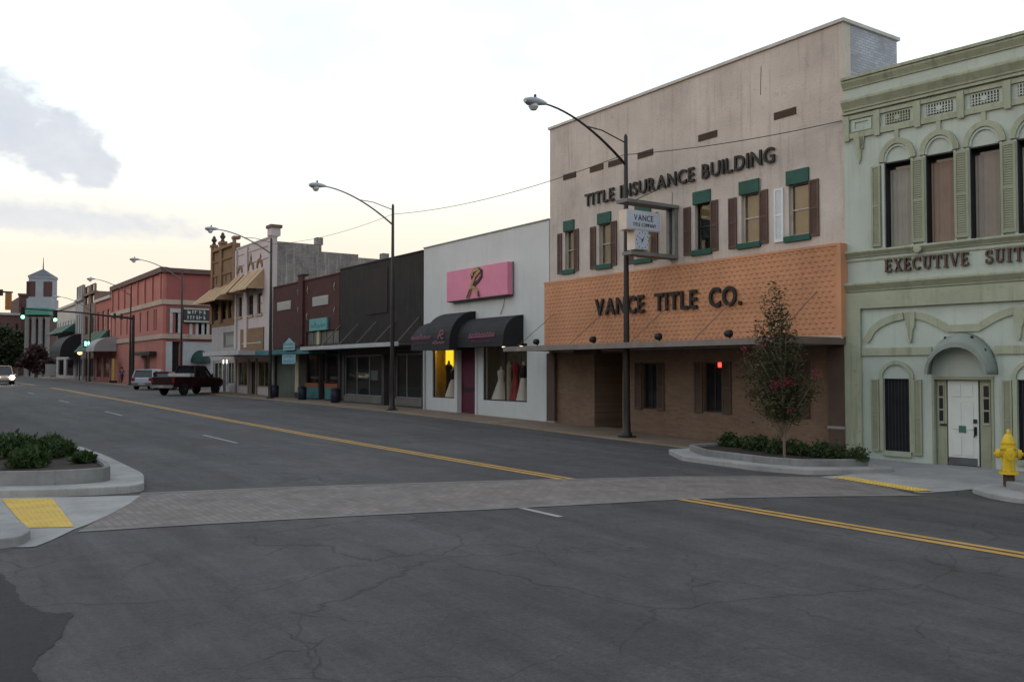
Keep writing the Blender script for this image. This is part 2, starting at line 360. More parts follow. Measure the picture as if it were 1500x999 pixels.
M_XB = mat('border_concrete', (.165, .158, .152), .9, .25, 1.1, .3, 60, speck=.5)
sheet('crosswalk_border', M_XB, offs(UP, .0), offs(UP, .16), .009, 60)
sheet('crosswalk_border', M_XB, offs(LO, -.14), offs(LO, .02), .009, 60)
# double yellow centre line, broken by the crosswalk
for ya, yb in ((-14, 10.75), (13.75, 88.0), (100, 200)):
    for dx in (-.175, .035):
        sheet('centre_line', M_YEL, [(10.81+dx, ya), (10.81+dx, yb)], [(10.945+dx, ya), (10.945+dx, yb)], .007, max(8, int(yb-ya)))
for ya, yb in ((10.6, 11.7), (26.2, 29.8), (43.0, 47.0), (58.6, 62.6), (76, 80), (104, 108), (120, 124)):
    sheet('lane_dash', M_WHT, [(8.08, ya), (8.08, yb)], [(8.19, ya), (8.19, yb)], .007, 8)
# fresh asphalt patch at the near left corner
def flat_poly(name, m, pts, dz, parent=None, kind='structure', zf=None):
    q = MB(); q.v = [(x, y, (zf(x, y) if zf else gz(x, y))+dz) for x, y in pts]; q.f = [tuple(range(len(pts)))]
    bm = bmesh.new(); me = bpy.data.meshes.new(name); me.from_pydata(q.v, [], q.f); bm.from_mesh(me); bmesh.ops.triangulate(bm, faces=bm.faces); bm.to_mesh(me); bm.free()
    me.materials.append(m); o = bpy.data.objects.new(name, me); COL.objects.link(o)
    if parent: o.parent = parent
    if kind: o['kind'] = kind
    return o
edge = [g2(*p) for p in [(-60, 812), (-25, 828), (2, 842), (22, 858), (30, 880), (52, 893), (82, 899), (108, 897), (100, 912), (92, 930), (72, 950), (52, 966), (47, 977), (58, 990), (66, 1005), (80, 1050)]]
jit = []
for i in range(len(edge)-1):
    for k in range(5):
        t = k/5; jit.append((edge[i][0]+(edge[i+1][0]-edge[i][0])*t+random.uniform(-.02, .02), edge[i][1]+(edge[i+1][1]-edge[i][1])*t+random.uniform(-.02, .02)))
flat_poly('asphalt_patch', M_ROAD_NEW, jit+[(-.5, 4.5), (-3, 6), (-3, 12)], .005)

# ---- sidewalks
def walk_strip(name, X0, X1, ya, yb, m=M_WALK, kerb=True):
    q = MB(); n = max(2, int((yb-ya)/1.5)); k = MB()
    yy = [ya+(yb-ya)*i/n for i in range(n+1)]
    for y in yy:
        z = sz(y); q.v += [(X0+.16, y, z-.035), (X1, y, z), (X1, y, z-.5), (X0+.16, y, z-.5)]
        k.v += [(X0, y, gz(X0, y)-.15), (X0+.01, y, z-.055), (X0+.04, y, z-.033), (X0+.155, y, z-.033), (X0+.155, y, gz(X0, y)-.15)]
    for i in range(n):
        for a in range(4): q.f.append((i*4+a, i*4+(a+1) % 4, (i+1)*4+(a+1) % 4, (i+1)*4+a))
        for a in range(5): k.f.append((i*5+a, i*5+(a+1) % 5, (i+1)*5+(a+1) % 5, (i+1)*5+a))
    q.f += [(0, 1, 2, 3), tuple(n*4+a for a in (3, 2, 1, 0))]; k.f += [(0, 1, 2, 3, 4), tuple(n*5+a for a in (4, 3, 2, 1, 0))]
    o = q.build(name, m); o['kind'] = 'structure'
    if kerb: k.build('kerb', m, o)
    return o
walk_strip('sidewalk', 18.0, 20.4, 17.0, 71.3)
walk_strip('sidewalk', 18.0, 21.0, 87.3, 200)
walk_strip('sidewalk', 17.4, 24.5, -20, 16.9, M_CONC2)

def rounded(poly, r, n=5):
    out = []; N_ = len(poly)
    for i in range(N_):
        p, c, q = Vector(poly[i-1]), Vector(poly[i]), Vector(poly[(i+1) % N_])
        a = c+(p-c).normalized()*min(r, (p-c).length*.45); b = c+(q-c).normalized()*min(r, (q-c).length*.45)
        for k in range(n+1):
            t = k/n; out.append(tuple(a*(1-t)**2+c*2*t*(1-t)+b*t*t))
    return out
def inset(poly, d):
    out = []; N_ = len(poly); A = sum(poly[i-1][0]*poly[i][1]-poly[i][0]*poly[i-1][1] for i in range(N_)); s = 1 if A > 0 else -1
    for i in range(N_):
        p, c, q = Vector(poly[i-1]), Vector(poly[i]), Vector(poly[(i+1) % N_])
        e1 = (c-p).normalized(); e2 = (q-c).normalized(); n1 = Vector((-e1.y, e1.x))*s; n2 = Vector((-e2.y, e2.x))*s
        b = (n1+n2); b = b/max(b.length_squared, .3)*2/2; out.append(tuple(c+b*d))
    return out
def ring(mb_, a, b, z0, z1):
    n = len(a); g = lambda z, p: z(*p) if callable(z) else z; o = len(mb_.v)
    for p in a: mb_.v.append((*p, g(z0, p)))
    for p in a: mb_.v.append((*p, g(z1, p)))
    for p in b: mb_.v.append((*p, g(z1, p)))
    for p in b: mb_.v.append((*p, g(z0, p)))
    for i in range(n):
        j = (i+1) % n
        for k in range(4): mb_.f.append((o+k*n+i, o+k*n+j, o+((k+1) % 4)*n+j, o+((k+1) % 4)*n+i))
    return mb_
def planter(label, outer, inner, hs, hw, wth=.2, base=None):
    """bulb-out: low kerb step with a raised planter wall of concrete and mulch inside"""
    t = thing('street_planter', label, 'planter', (outer[0][0], outer[0][1], 0)); ox, oy = outer[0]
    loc = lambda P: [(x-ox, y-oy) for x, y in P]
    f0 = lambda h: (lambda x, y: (gz(x+ox, y+oy) if base is None else base)+h)
    MB().prism_z(loc(outer), f0(-.1), f0(hs)).build('kerb_step', M_CONC, t, bevel=.02)
    w = MB(); ring(w, loc(inner), loc(inset(inner, wth)), f0(hs-.05), f0(hw)); w.build('planter_wall', mat('shaded_stained_concrete', (.20, .20, .20), .92, .28, 1.3, .4, 50, streak=.6, grime=(.085, .085, .085), speck=.5), t, bevel=.02)  # shade of the near face put into the grey; streaks and specks are stains
    MB().prism_z(loc(inset(inner, wth-.02)), f0(hs-.04), f0(hw-.07)).build('mulch', M_SOIL, t)
    return t
def zpt(px, py, z): p = at_z(px, py, z); return (p.x, p.y)
# left planter
zg = gz(3, 18)
oL = rounded([(.35, 18.4), (.9, 18.05), (2.4, 17.3), (3.62, 17.05), (4.0, 18.9), (4.05, 23), (3.95, 26.2), (3.0, 28.6), (1.6, 30.5), (.35, 31)], .45)
iL = rounded([(.6, 18.95), (1.0, 18.6), (2.3, 17.9), (3.22, 17.85), (3.36, 19.2), (3.3, 21.4), (2.6, 23.6), (.6, 25)], .4)
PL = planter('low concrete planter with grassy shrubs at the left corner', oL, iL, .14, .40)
# right planter
oR = rounded([(16.5, 16.9), (15.6, 15.5), (15.55, 13.2), (16.0, 12.1), (18.15, 11.45), (18.35, 12), (18.35, 16.9)], .18)
iR = rounded([(16.75, 16.4), (16.05, 15.2), (16.0, 13.3), (16.35, 12.5), (17.9, 11.95), (18.2, 12.3), (18.2, 16.4)], .15)
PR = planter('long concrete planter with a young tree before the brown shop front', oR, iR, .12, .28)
# corner island of the hydrant and the ramp
oH = rounded([(17.5, 9.0), (16.3, 8.85), (15.6, 8.0), (15.5, 6.6), (15.6, -6), (17.5, -6)], .35)
iH = rounded([(17.45, 8.7), (16.9, 8.55), (16.3, 7.7), (16.2, 6.4), (16.25, -5.5), (17.45, -5.5)], .3)
isl = MB().prism_z(oH, lambda x, y: gz(x, y)-.1, lambda x, y: gz(x, y)+.09).build('kerb_island', M_CONC, bevel=.02); isl['kind'] = 'structure'
MB().prism_z(iH, lambda x, y: gz(x, y)+.05, lambda x, y: gz(x, y)+.22).build('upper_kerb', M_CONC2, isl, bevel=.02)
rp = MB(); RA = [(15.85, 11.75), (15.2, 9.15)]; RB = [(17.5, 11.75), (17.5, 8.9)]
for j in range(9):
    for k in range(9):
        a = [RA[0][i]+(RA[1][i]-RA[0][i])*j/8 for i in (0, 1)]; b = [RB[0][i]+(RB[1][i]-RB[0][i])*j/8 for i in (0, 1)]
        x = a[0]+(b[0]-a[0])*k/8; y = a[1]+(b[1]-a[1])*k/8; t = k/8; rp.v.append((x, y, (gz(x, y)+.012)*(1-t)+(sz(y)-.028)*t))
rp.f = [(j*9+k, j*9+k+1, (j+1)*9+k+1, (j+1)*9+k) for j in range(8) for k in range(8)]
ramp_o = rp.build('kerb_ramp', M_CONC); ramp_o['kind'] = 'structure'
def tactile(parent_zf, quad, n1, n2, label, rib=True):
    """yellow warning mat with rows of raised ridges"""
    (a, b, c, d) = [Vector(p) for p in quad]; q = MB(); r = MB()
    P = lambda u, v: (a*(1-u)+b*u)*(1-v)+(d*(1-u)+c*u)*v
    vt = lambda p, dz: (p.x, p.y, parent_zf(p.x, p.y)+dz)
    K = 12
    for i in range(K+1):
        for j in range(K+1): q.v.append(vt(P(i/K, j/K), .012))
    q.f = [(i*(K+1)+j, i*(K+1)+j+1, (i+1)*(K+1)+j+1, (i+1)*(K+1)+j) for i in range(K) for j in range(K)]
    o = q.build('tactile_mat', M_TACT); tag(o, label, 'paving mat')
    for i in range(n1):
        for j in range(n2):
            u = (i+.5)/n1; v = (j+.5)/n2; e = .32/n1; h = .36/n2; cs = [P(u-e, v-h), P(u+e, v-h), P(u+e, v+h), P(u-e, v+h)]; m_ = P(u, v); o4 = len(r.v)
            r.v += [vt(p, .012) for p in cs]+[vt(m_+(p-m_)*.6, .024) for p in cs]
            r.f += [(o4+4, o4+5, o4+6, o4+7)]+[(o4+k, o4+(k+1) % 4, o4+4+(k+1) % 4, o4+4+k) for k in range(4)]
    ro = r.build('ridges', M_TACT, o); ro['kind'] = 'stuff'
    return o
# left corner ramp, mat, kerb block
flat_poly('corner_ramp', M_CONC, [g2(*p) for p in [(-60, 729), (0, 728.5), (100, 728.5), (206, 726), (190, 738), (160, 754), (130, 768), (108, 776), (75, 792), (52, 801), (40, 802), (-60, 802)]], .009)
tactile(lambda x, y: gz(x, y)+.004, [g2(*p) for p in [(2, 732), (77, 731), (109, 773), (38, 774.5)]], 9, 14, 'yellow ridged warning mat at the left corner ramp')
cb = MB().prism_z(rounded([(-3, 12.9), (1.25, 12.85), (1.42, 13.3), (1.40, 14.05), (-3, 14.6)], .12), lambda x, y: gz(x, y)-.1, lambda x, y: gz(x, y)+.13).build('corner_kerb', M_CONC2, bevel=.02); cb['kind'] = 'structure'
def rampz(x, y):
    x0 = RA[1][0]+(RA[0][0]-RA[1][0])*min(1, max(0, (y-9.15)/2.6)); t = min(1, max(0, (x-x0)/(17.5-x0))); return (gz(x, y)+.012)*(1-t)+(sz(y)-.028)*t+.004
tactile(rampz, [(15.86, 11.45), (16.30, 11.35), (15.72, 9.2), (15.26, 9.25)], 5, 26, 'long yellow warning mat at the right corner ramp')

# ------------------------------------------------------------------ buildings: shared pieces
class Bld:
    """a front on the street: local x to the right, y into the building, z up from its base"""
    def __init__(s, name, label, pxl, pxr, X=20.0, rot=0.0, zb=None, cat='building', Y=None):
        p = at_x(pxl, 540, X) if Y is None else Vector((X, Y, 0))
        s.o = Vector((p.x, p.y, 0)); s.rz = -math.pi/2+rot
        s.ex = Vector((math.cos(s.rz), math.sin(s.rz), 0)); s.ey = Vector((-math.sin(s.rz), math.cos(s.rz), 0))
        s.w = s.X(pxr) if pxr is not None else None
        ym = p.y-(s.w or 0)/2; s.o.z = sz(ym) if zb is None else zb
        s.e = thing(name, label, cat, s.o, s.rz)
    def P(s, px, py, d=0.0):
        r = ray(px, py); k = (d-(EYE-s.o).dot(s.ey))/r.dot(s.ey); q = EYE+r*k-s.o
        return q.dot(s.ex), q.z
    def X(s, px, d=0.0, py=500): return s.P(px, py, d)[0]
    def Z(s, px, py, d=0.0): return s.P(px, py, d)[1]
    def side(s, px, py, x):
        """pixel on the side wall standing at local x: (depth, height)"""
        r = ray(px, py); k = (x-(EYE-s.o).dot(s.ex))/r.dot(s.ex); q = EYE+r*k-s.o; return q.dot(s.ey), q.z
    def wpt(s, x, y, z): return s.o+s.ex*x+s.ey*y+Vector((0, 0, z))
def wall(parent, m, x0, x1, z0, z1, holes=(), depth=.3, y=0.0, name='wall'):
    q = MB(); X = sorted({x0, x1, *[v for h in holes for v in h[:2]]}); Z = sorted({z0, z1, *[v for h in holes for v in h[2:]]})
    inh = lambda x, z: any(h[0] < x < h[1] and h[2] < z < h[3] for h in holes)
    for i in range(len(X)-1):
        for j in range(len(Z)-1):
            if not inh((X[i]+X[i+1])/2, (Z[j]+Z[j+1])/2):
                q.add([(X[i], y, Z[j]), (X[i+1], y, Z[j]), (X[i+1], y, Z[j+1]), (X[i], y, Z[j+1])], [(0, 1, 2, 3)])
    def rim(a, b, c, d, inn):
        e = y+depth; v = [(a, y, c), (b, y, c), (b, y, d), (a, y, d), (a, e, c), (b, e, c), (b, e, d), (a, e, d)]
        f = [(0, 4, 5, 1), (1, 5, 6, 2), (2, 6, 7, 3), (3, 7, 4, 0)]; q.add(v, [t[::-1] for t in f] if inn else f)
    rim(x0, x1, z0, z1, False)
    for h in holes: rim(*h, True)
    bm = bmesh.new(); me = bpy.data.meshes.new(name); me.from_pydata(q.v, [], q.f); bm.from_mesh(me); bmesh.ops.remove_doubles(bm, verts=bm.verts, dist=1e-5); bm.to_mesh(me); bm.free()
    me.materials.append(m); o = bpy.data.objects.new(name, me); COL.objects.link(o); o.parent = parent; return o
def shutter(parent, m, x0, x1, z0, z1, y=-.05, n=26, name='shutter', proud=.045):
    q = MB(); f = min(.055, (x1-x0)*.2); zm = z0+(z1-z0)*.5
    q.box(x0, x0+f, y, y+proud, z0, z1); q.box(x1-f, x1, y, y+proud, z0, z1)
    for a, b in ((z0, z0+f*1.3), (zm-f*.5, zm+f*.5), (z1-f, z1)): q.box(x0+f, x1-f, y+.002, y+proud, a, b)
    q.box(x0+f, x1-f, y+proud*.7, y+proud, z0+f, z1-f)
    o = q.build(name, m, parent); s = MB()
    for lo, hi in ((z0+f*1.3, zm-f*.5), (zm+f*.5, z1-f)):
        k = max(4, int(n/2)); dz = (hi-lo)/k
        for i in range(k):
            a = lo+i*dz; s.add([(x0+f, y+.006, a+dz*.1), (x1-f, y+.006, a+dz*.1), (x1-f, y+.028, a+dz*.95), (x0+f, y+.028, a+dz*.95)], [(0, 1, 2, 3)])
    so_ = s.build('louvres', m, o, fix=False); so_['kind'] = 'stuff'; return o
def window(parent, x0, x1, z0, z1, mf, my, fw=.05, bars=(), panes=None, mp=None, name='window', blind=None, by=.1, pane_name='pane'):
    """frame in an opening; bars = list of ('v', t) / ('h', t); one pane per field"""
    q = MB(); y0, y1 = my, my+.06
    q.box(x0, x0+fw, y0, y1, z0, z1); q.box(x1-fw, x1, y0, y1, z0, z1); q.box(x0+fw, x1-fw, y0, y1, z0, z0+fw); q.box(x0+fw, x1-fw, y0, y1, z1-fw, z1)
    vs = sorted(t for k, t in bars if k == 'v'); hs = sorted(t for k, t in bars if k == 'h')
    xb = [x0+fw]+[x0+(x1-x0)*t for t in vs]+[x1-fw]; zb_ = [z0+fw]+[z0+(z1-z0)*t for t in hs]+[z1-fw]
    for x in xb[1:-1]: q.box(x-fw*.4, x+fw*.4, y0+.004, y1-.004, z0+fw, z1-fw)
    for z in zb_[1:-1]: q.box(x0+fw, x1-fw, y0+.007, y1-.007, z-fw*.4, z+fw*.4)
    o = q.build(name, mf, parent)
    for i in range(len(xb)-1):
        for j in range(len(zb_)-1):
            bx(pane_name, mp or darkglass(), o, xb[i], xb[i+1], y0+.025, y0+.031, zb_[j], zb_[j+1])
    if blind: bx('blind', blind, o, x0+.01, x1-.01, my+by, my+by+.01, z0+.01, z1-.01)
    return o
M_BLK = mat('black_metal', (.012, .012, .013), .5, .2, 4, .05, 40)
M_DKWOOD = mat('dark_bronze', (.030, .022, .018), .55, .2, 4, .05, 40)
M_ALU = mat('aluminium', (.30, .30, .30), .4, .1, 4, .05, 40, metal=.6)
M_LETTER = mat('letter_black', (.014, .011, .010), .6, .3, 5, .05, 40)

# ================================================================== cream title office building
M_TWALL = mat('cream_stucco', (.460, .405, .365), .92, .20, .55, .7, 14, streak=.65, grime=(.215, .185, .165), speck=.5)
M_TSIDE = mat('whitewashed_side', (.36, .375, .42), .9, .25, 1.2, .6, 20, brick=(.22, .075, .01, (.27, .28, .31), 'y'), streak=.4, grime=(.22, .23, .26), speck=.3)
M_ORANGE = mat('orange_screen', (.49, .238, .130), .8, .22, .45, .15, 30, streak=.45, grime=(.31, .15, .085), speck=.2)
M_TBRICK = mat('brown_painted_brick', (.178, .116, .080), .85, .15, .8, .4, 40, brick=(.21, .075, .008, (.170, .110, .076), 'x'))
M_TPIL = mat('brown_pilaster', (.085, .055, .042), .8, .2, 1.5, .2, 40)
M_GRN = mat('dark_green_paint', (.018, .075, .058), .7, .2, 3, .1, 40)
M_SHUT = mat('brown_shutter', (.105, .062, .050), .8, .2, 3, .15, 40)
M_SHUTW = mat('white_shutter', (.62, .64, .66), .7, .08, 3, .1, 40)
M_BLIND = mat('tan_blind', (.50, .30, .145), .85, .12, 1.5, .1, 40, streak=.3, grime=(.36, .21, .10))
M_CANOPY = mat('canopy_grey', (.115, .090, .078), .8, .2, 1.5, .15, 40, speck=.3)
M_VENT = mat('vent_brown', (.060, .047, .040), .85, .2, 3, .1, 40)
def title_building():
    T = Bld('office_building', 'cream stucco office building with orange screen and black wall letters', 806, 1240)
    e = T.e; w = T.w; H = T.Z(1024, 110); zp1 = T.Z(1020, 386.5); zp0 = T.Z(1020, 501)      # roof, panel top, panel bottom
    cols = [(827.5, 841.2), (877.5, 895), (932.5, 953.5), (1018, 1041), (1086, 1112.5), (1155.5, 1185.5)]
    zt = T.Z(1086, 285); zb = T.Z(1086, 357)
    xs_ = [(T.X(a, py=330), T.X(b, py=330)) for a, b in cols]
    holes = [(a, b, zb, zt) for a, b in xs_]
    # low openings: entry recess and three windows
    lz0, lz1 = T.Z(1044, 604), T.Z(1044, 531)
    low = [(930, 973), (1017, 1071), (1122, 1186)]; lx = [(T.X(a, py=560), T.X(b, py=560)) for a, b in low]
    ent = (T.X(870, py=560), T.X(911, py=560), -.05, T.Z(890, 517))
    mid = zp0-.2
    wall(e, M_TWALL, 0, w, mid, H, holes, .32)
    wall(e, M_TBRICK, 0, w, -.5, mid, [ent]+[(a+(b-a)*.24, b-(b-a)*.24, lz0, lz1) for a, b in lx], .25, .02, 'lower_wall')
    bx('coping', mat('coping_pale', (.46, .43, .40), .85, .15, 2, .2, 40, speck=.3), e, -.06, w+.06, -.06, 2.5, H, H+.09)
    # body: the tall front returns a short way, the hall behind is lower
    bx('side_wall', M_TSIDE, e, .004, w, .32, 2.42, mid, H)
    bx('rear_hall', M_TSIDE, e, .01, w-.01, 2.42, 24, -.5, 6.2)
    bx('lower_body', M_TPIL, e, .01, w-.01, 1.6, 2.42, -.5, mid)
    bx('lower_ceiling', M_TPIL, e, .01, w-.01, .27, 1.6, mid-.05, mid-.002)
    bx('floor', M_WALK, e, .01, w-.01, .27, 1.6, -.4, -.01)
    bx('entry_side', M_TBRICK, e, ent[0]-.06, ent[0]-.002, .27, 1.6, -.02, ent[3]); bx('entry_side', M_TBRICK, e, ent[1]+.002, ent[1]+.06, .27, 1.6, -.02, ent[3])
    door = bx('door', M_DKWOOD, e, ent[0]+.25, ent[1]-.25, 1.35, 1.42, 0, 2.1); bx('door_glass', darkglass(), door, ent[0]+.38, ent[1]-.38, 1.335, 1.349, .35, 1.95)
    bx('entry_lintel', M_TPIL, e, T.X(845), T.X(880), -.16, .015, ent[3]-.03, ent[3]+.13)
    for k, (a, b) in enumerate(xs_):
        wd = window(e, a, b, zb, zt, M_DKWOOD if k == 3 else M_TWALL, .12, .04, [('h', .5)], mp=glass(), blind=None if k == 3 else M_BLIND, by=.08)
        if k == 3:
            bx('blind', M_BLIND, wd, a+.02, b-.02, .2, .21, zt-(zt-zb)*.30, zt-.02)
            bx('room_back', mat('dark_room', (.02, .018, .016), .9), wd, a, b, .29, .31, zb, zt)
            MB().lathe([(.03, 0), (.06, .02), (.05, .12), (.02, .14)], (b-.12, .26, zb+.05), 10).build('vase', mat('tan_vase', (.4, .22, .10), .6), wd)
        sl_ = bx('sill', M_GRN, wd, a-.13, b+.06, -.08, .1, zb-.17, zb-.005, bevel=.01)
        bx('lintel', M_GRN, wd, a-.06, b+.02, -.05, .05, zt-.03, zt+.36, bevel=.01)
        sw = (b-a)*.46; sh0, sh1 = zb-.12, zt-.06
        shutter(e, M_SHUTW if k == 5 else M_SHUT, a-.16-sw, a-.16, sh0, sh1)
        if k != 2 or True: shutter(e, M_SHUT, b+.02, b+.02+sw, sh0+.02, sh1+.05)
    # low windows between tall shutters
    for a, b in lx:
        s = (b-a)*.24; window(e, a+s, b-s, lz0, lz1, M_DKWOOD, .12, .05, [('v', .5)])
        shutter(e, M_TPIL, a, a+s-.01, lz0-.03, lz1+.02, -.03, 30); shutter(e, M_TPIL, b-s+.01, b, lz0-.03, lz1+.02, -.03, 30)
    # pilasters
    for a, b in ((800.5, 812), (1213, 1237)):
        xa, xb = T.X(a, -.12, 580), T.X(b, -.12, 580); bx('pilaster', M_TPIL, e, xa, xb, -.12, .01, -.4, zp0-.25); bx('pilaster_base', M_CONC2, e, xa-.02, xb+.02, -.14, .0, .55 if a > 1000 else .05, .62 if a > 1000 else .17)
    # orange pressed screen: staggered scallops, real relief
    px0, px1 = -.02, w+.05; yb = -.26
    sc = bx('screen', M_ORANGE, e, px0, px1, yb, -.002, zp0, zp1)
    tr = MB(); tr.box(px0-.03, px1+.03, yb-.05, yb+.02, zp0-.05, zp0+.03); tr.build('screen_trim', mat('pale_trim', (.42, .33, .27), .7), e)
    tr = MB(); tr.box(px1-.10, px1+.02, yb-.045, yb-.004, zp0+.03, zp1); tr.box(px0, px1-.10, yb-.03, yb-.004, zp1-.06, zp1+.01); tr.build('screen_trim', M_ORANGE, e)
    cw, ch = .205, .135; q = MB(); j = 0; z = zp0+.05
    while z+ch < zp1-.05:
        x = px0+.02+(cw/2 if j % 2 else 0)
        while x+cw < px1-.1:
            g = .012; a, b, c, d = x+g, x+cw-g, z+g, z+ch*1.0-g; m_ = (a+b)/2
            q.add([(a, yb-.002, d), (m_, yb-.026, d+.004), (b, yb-.002, d), (b-.01, yb-.002, c+.04), (m_, yb-.002, c), (a+.01, yb-.002, c+.04), (m_, yb-.030, c+.055)],
                  [(0, 1, 6, 5), (1, 2, 3, 6), (5, 6, 4), (6, 3, 4), (0, 2, 1)])
            x += cw
        z += ch; j += 1
    so_ = q.build('screen_scallops', M_ORANGE, e); so_['kind'] = 'stuff'
    # canopy with tie rods and small flood lamps
    cz = T.Z(800, 511); D = -2.05
    cz1 = (at_x(770, 512, 17.97).z-T.o.z)
    cn = bx('canopy', M_CANOPY, e, -.05, w-.02, D, -.03, cz1-.02, cz1+.09)
    bx('canopy_fascia', mat('fascia_grey', (.20, .165, .145), .75, .2, 2, .15, 40, speck=.3), cn, -.07, w, D-.03, D+.0, cz1-.05, cz1+.12)
    bx('canopy_gutter', M_CANOPY, cn, w-.02, w+.05, D, -.03, cz1-.06, cz1+.12)
    for x in (.6, 3.6, 6.6, 9.2, 12.0):
        MB().tube([(x, D+.1, cz1+.1), (x+.02, yb-.01, cz1+1.35)], .011, 5).build('tie_rod', M_CANOPY, cn)
    for px in (787, 870, 966, 1069):
        xx = T.X(px, -1.5, 500); l = MB(); l.tube([(xx, -1.5, cz1+.09), (xx, -1.5, cz1+.22)], .025, 6); l.lathe([(.02, -.16), (.10, -.12), (.11, .02), (.05, .07)], (xx, -1.5, cz1+.28), 10, 'y'); l.build('flood_lamp', M_BLK, cn)
    # vents
    for a, b, y0, y1 in ((825, 844, 241, 250), (864, 884, 229.5, 238.5), (891, 911, 220.5, 229.5), (934, 957, 205.5, 216), (1023, 1051, 194, 205.5), (1134, 1167, 160, 173)):
        x0, x1 = T.X(a, py=200), T.X(b, py=200); zz = T.Z(1037, 199.5); v = bx('vent', M_VENT, e, x0, x1, -.012, .01, zz-.105, zz+.105)
        for k in range(5): bx('vent_slat', M_TPIL, v, x0+.02, x1-.02, -.025, -.013, zz-.095+k*.04, zz-.075+k*.04)
    # cracks and the drop line on the stucco
    for pts in ([(1115, 98), (1114, 140)], [(985, 282), (984, 370)], [(1115, 262), (1114, 285)]):
        q = MB(); q.strip([T.P(*p) for p in pts], .015, -.006, -.001); q.build('wall_crack', M_VENT, e)
    # wall letters
    zc = lambda px, py: T.Z(px, py)
    lt0 = (zc(862, 301)+zc(1130, 242))/2; lt1 = (zc(862, 283)+zc(1130, 219.5))/2
    letters(e, 'TITLE INSURANCE BUILDING', T.X(859, py=290), T.X(1137, py=230), lt0, lt1, -.04, .06, M_LETTER, .014, .13, .42)
    lv0 = (T.Z(880, 463, yb)+T.Z(1080, 447, yb))/2; lv1 = (T.Z(880, 438.5, yb)+T.Z(1080, 419, yb))/2
    letters(e, 'VANCE TITLE CO.', T.X(875, yb, 450), T.X(1089, yb, 430), lv0, lv1, yb-.05, .07, M_LETTER, .02, .12, .62)
    return T
TB = title_building()

# ---- blade sign with clock
def blade_sign():
    T = TB; x0 = T.X(982, py=340); o = T.wpt(x0, -.02, 0)
    r = thing('blade_sign', 'projecting white office sign with square clock in a grey frame', 'sign', o, T.rz)
    z = lambda px, py, xx: T.side(px, py, xx)
    zt = T.Z(982, 304); zb = T.Z(982, 380); D = -2.17; th = .36
    Mf = mat('sign_frame_grey', (.17, .17, .165), .6, .2, 3, .1, 40, speck=.3); Mw = mat('sign_face', (.46, .52, .62), .4, .08, 2, .02, 30); Mc = mat('sign_cream', (.60, .50, .42), .6, .1, 2, .1, 30)
    q = MB(); q.box(-.10, th+.04, D, 0, zt-.10, zt); q.box(-.06, th, D+.2, 0, zb-.02, zb+.09); q.box(-.02, .10, -.14, -.01, zb+.09, zt-.10); q.box(th-.12, th-.01, -.14, -.01, zb+.09, zt-.10)
    q.build('frame', Mf, r)
    dB = lambda px: T.side(px, 330, x0+th)[0]
    za, zb2 = T.side(940, 309, x0+th)[1], T.side(940, 338, x0+th)[1]
    y0, y1 = D+.03, T.side(968, 330, x0+th)[0]
    bx('sign_box', Mc, r, 0, th-.012, y0, y1, zb2, za); bx('sign_face', Mw, r, th-.011, th+.005, y0+.03, y1-.01, zb2+.03, za-.03)
    c0, c1 = T.side(932, 350, x0+th)[0], T.side(951, 350, x0+th)[0]; cz0 = T.side(940, 366, x0+th)[1]
    bx('clock_box', Mc, r, .0, th-.012, c0-.03, c1, cz0, zb2-.003); cf = bx('clock_face', Mw, r, th-.011, th+.005, c0, c1-.02, cz0+.02, zb2-.02)
    # print on the face looking down the street: y of the sign runs right, so letters are laid in a turned frame
    f = bpy.data.objects.new('lettering_frame', None)
    def print_face(text, ya, yb_, z0, z1, off):
        items = []; w = 0
        for ch in text:
            if ch == ' ': w += .4; continue
            v, fc = glyph(ch, off); a = min(p[0] for p in v); b = max(p[0] for p in v); items.append((w, a, v, fc)); w += b-a+.12
        q = MB(); s = (yb_-ya)/w
        for wx, a, v, fc in items: q.add([(th+.006+(p[2]+.5)*.008, ya+(p[0]-a+wx)*s, z0+p[1]/.72*(z1-z0)) for p in v], fc)
        q.build('lettering', M_LETTER, r)
    bpy.data.objects.remove(f)
    H = za-zb2; print_face('VANCE', y0+.28, y1-.28, zb2+H*.50, zb2+H*.80, .0); print_face('TITLE COMPANY', y0+.24, y1-.18, zb2+H*.20, zb2+H*.38, .0)
    cy, cz = (c0+c1)/2, (cz0+zb2)/2; q = MB()
    for ang, l, wd in ((R(35), .17, .025), (R(205), .13, .03), (R(300), .24, .012)):
        dx, dz = math.sin(ang), math.cos(ang); nx_, nz_ = dz*wd, -dx*wd
        q.add([(th+.012, cy+nx_, cz+nz_), (th+.012, cy-nx_, cz-nz_), (th+.012, cy+dx*l, cz+dz*l)], [(0, 1, 2)])
    for k in range(12):
        a = k*math.pi/6; q.box(th+.006, th+.010, cy+math.sin(a)*.24-.012, cy+math.sin(a)*.24+.012, cz+math.cos(a)*.24-.02, cz+math.cos(a)*.24+.02)
    q.build('clock_hands', M_LETTER, cf, fix=False)
    q = MB(); q.tube([(.1, D+.5, zt), (.1, -.02, zt+.75)], .012, 5); q.build('stay_wire', M_BLK, r)
blade_sign()

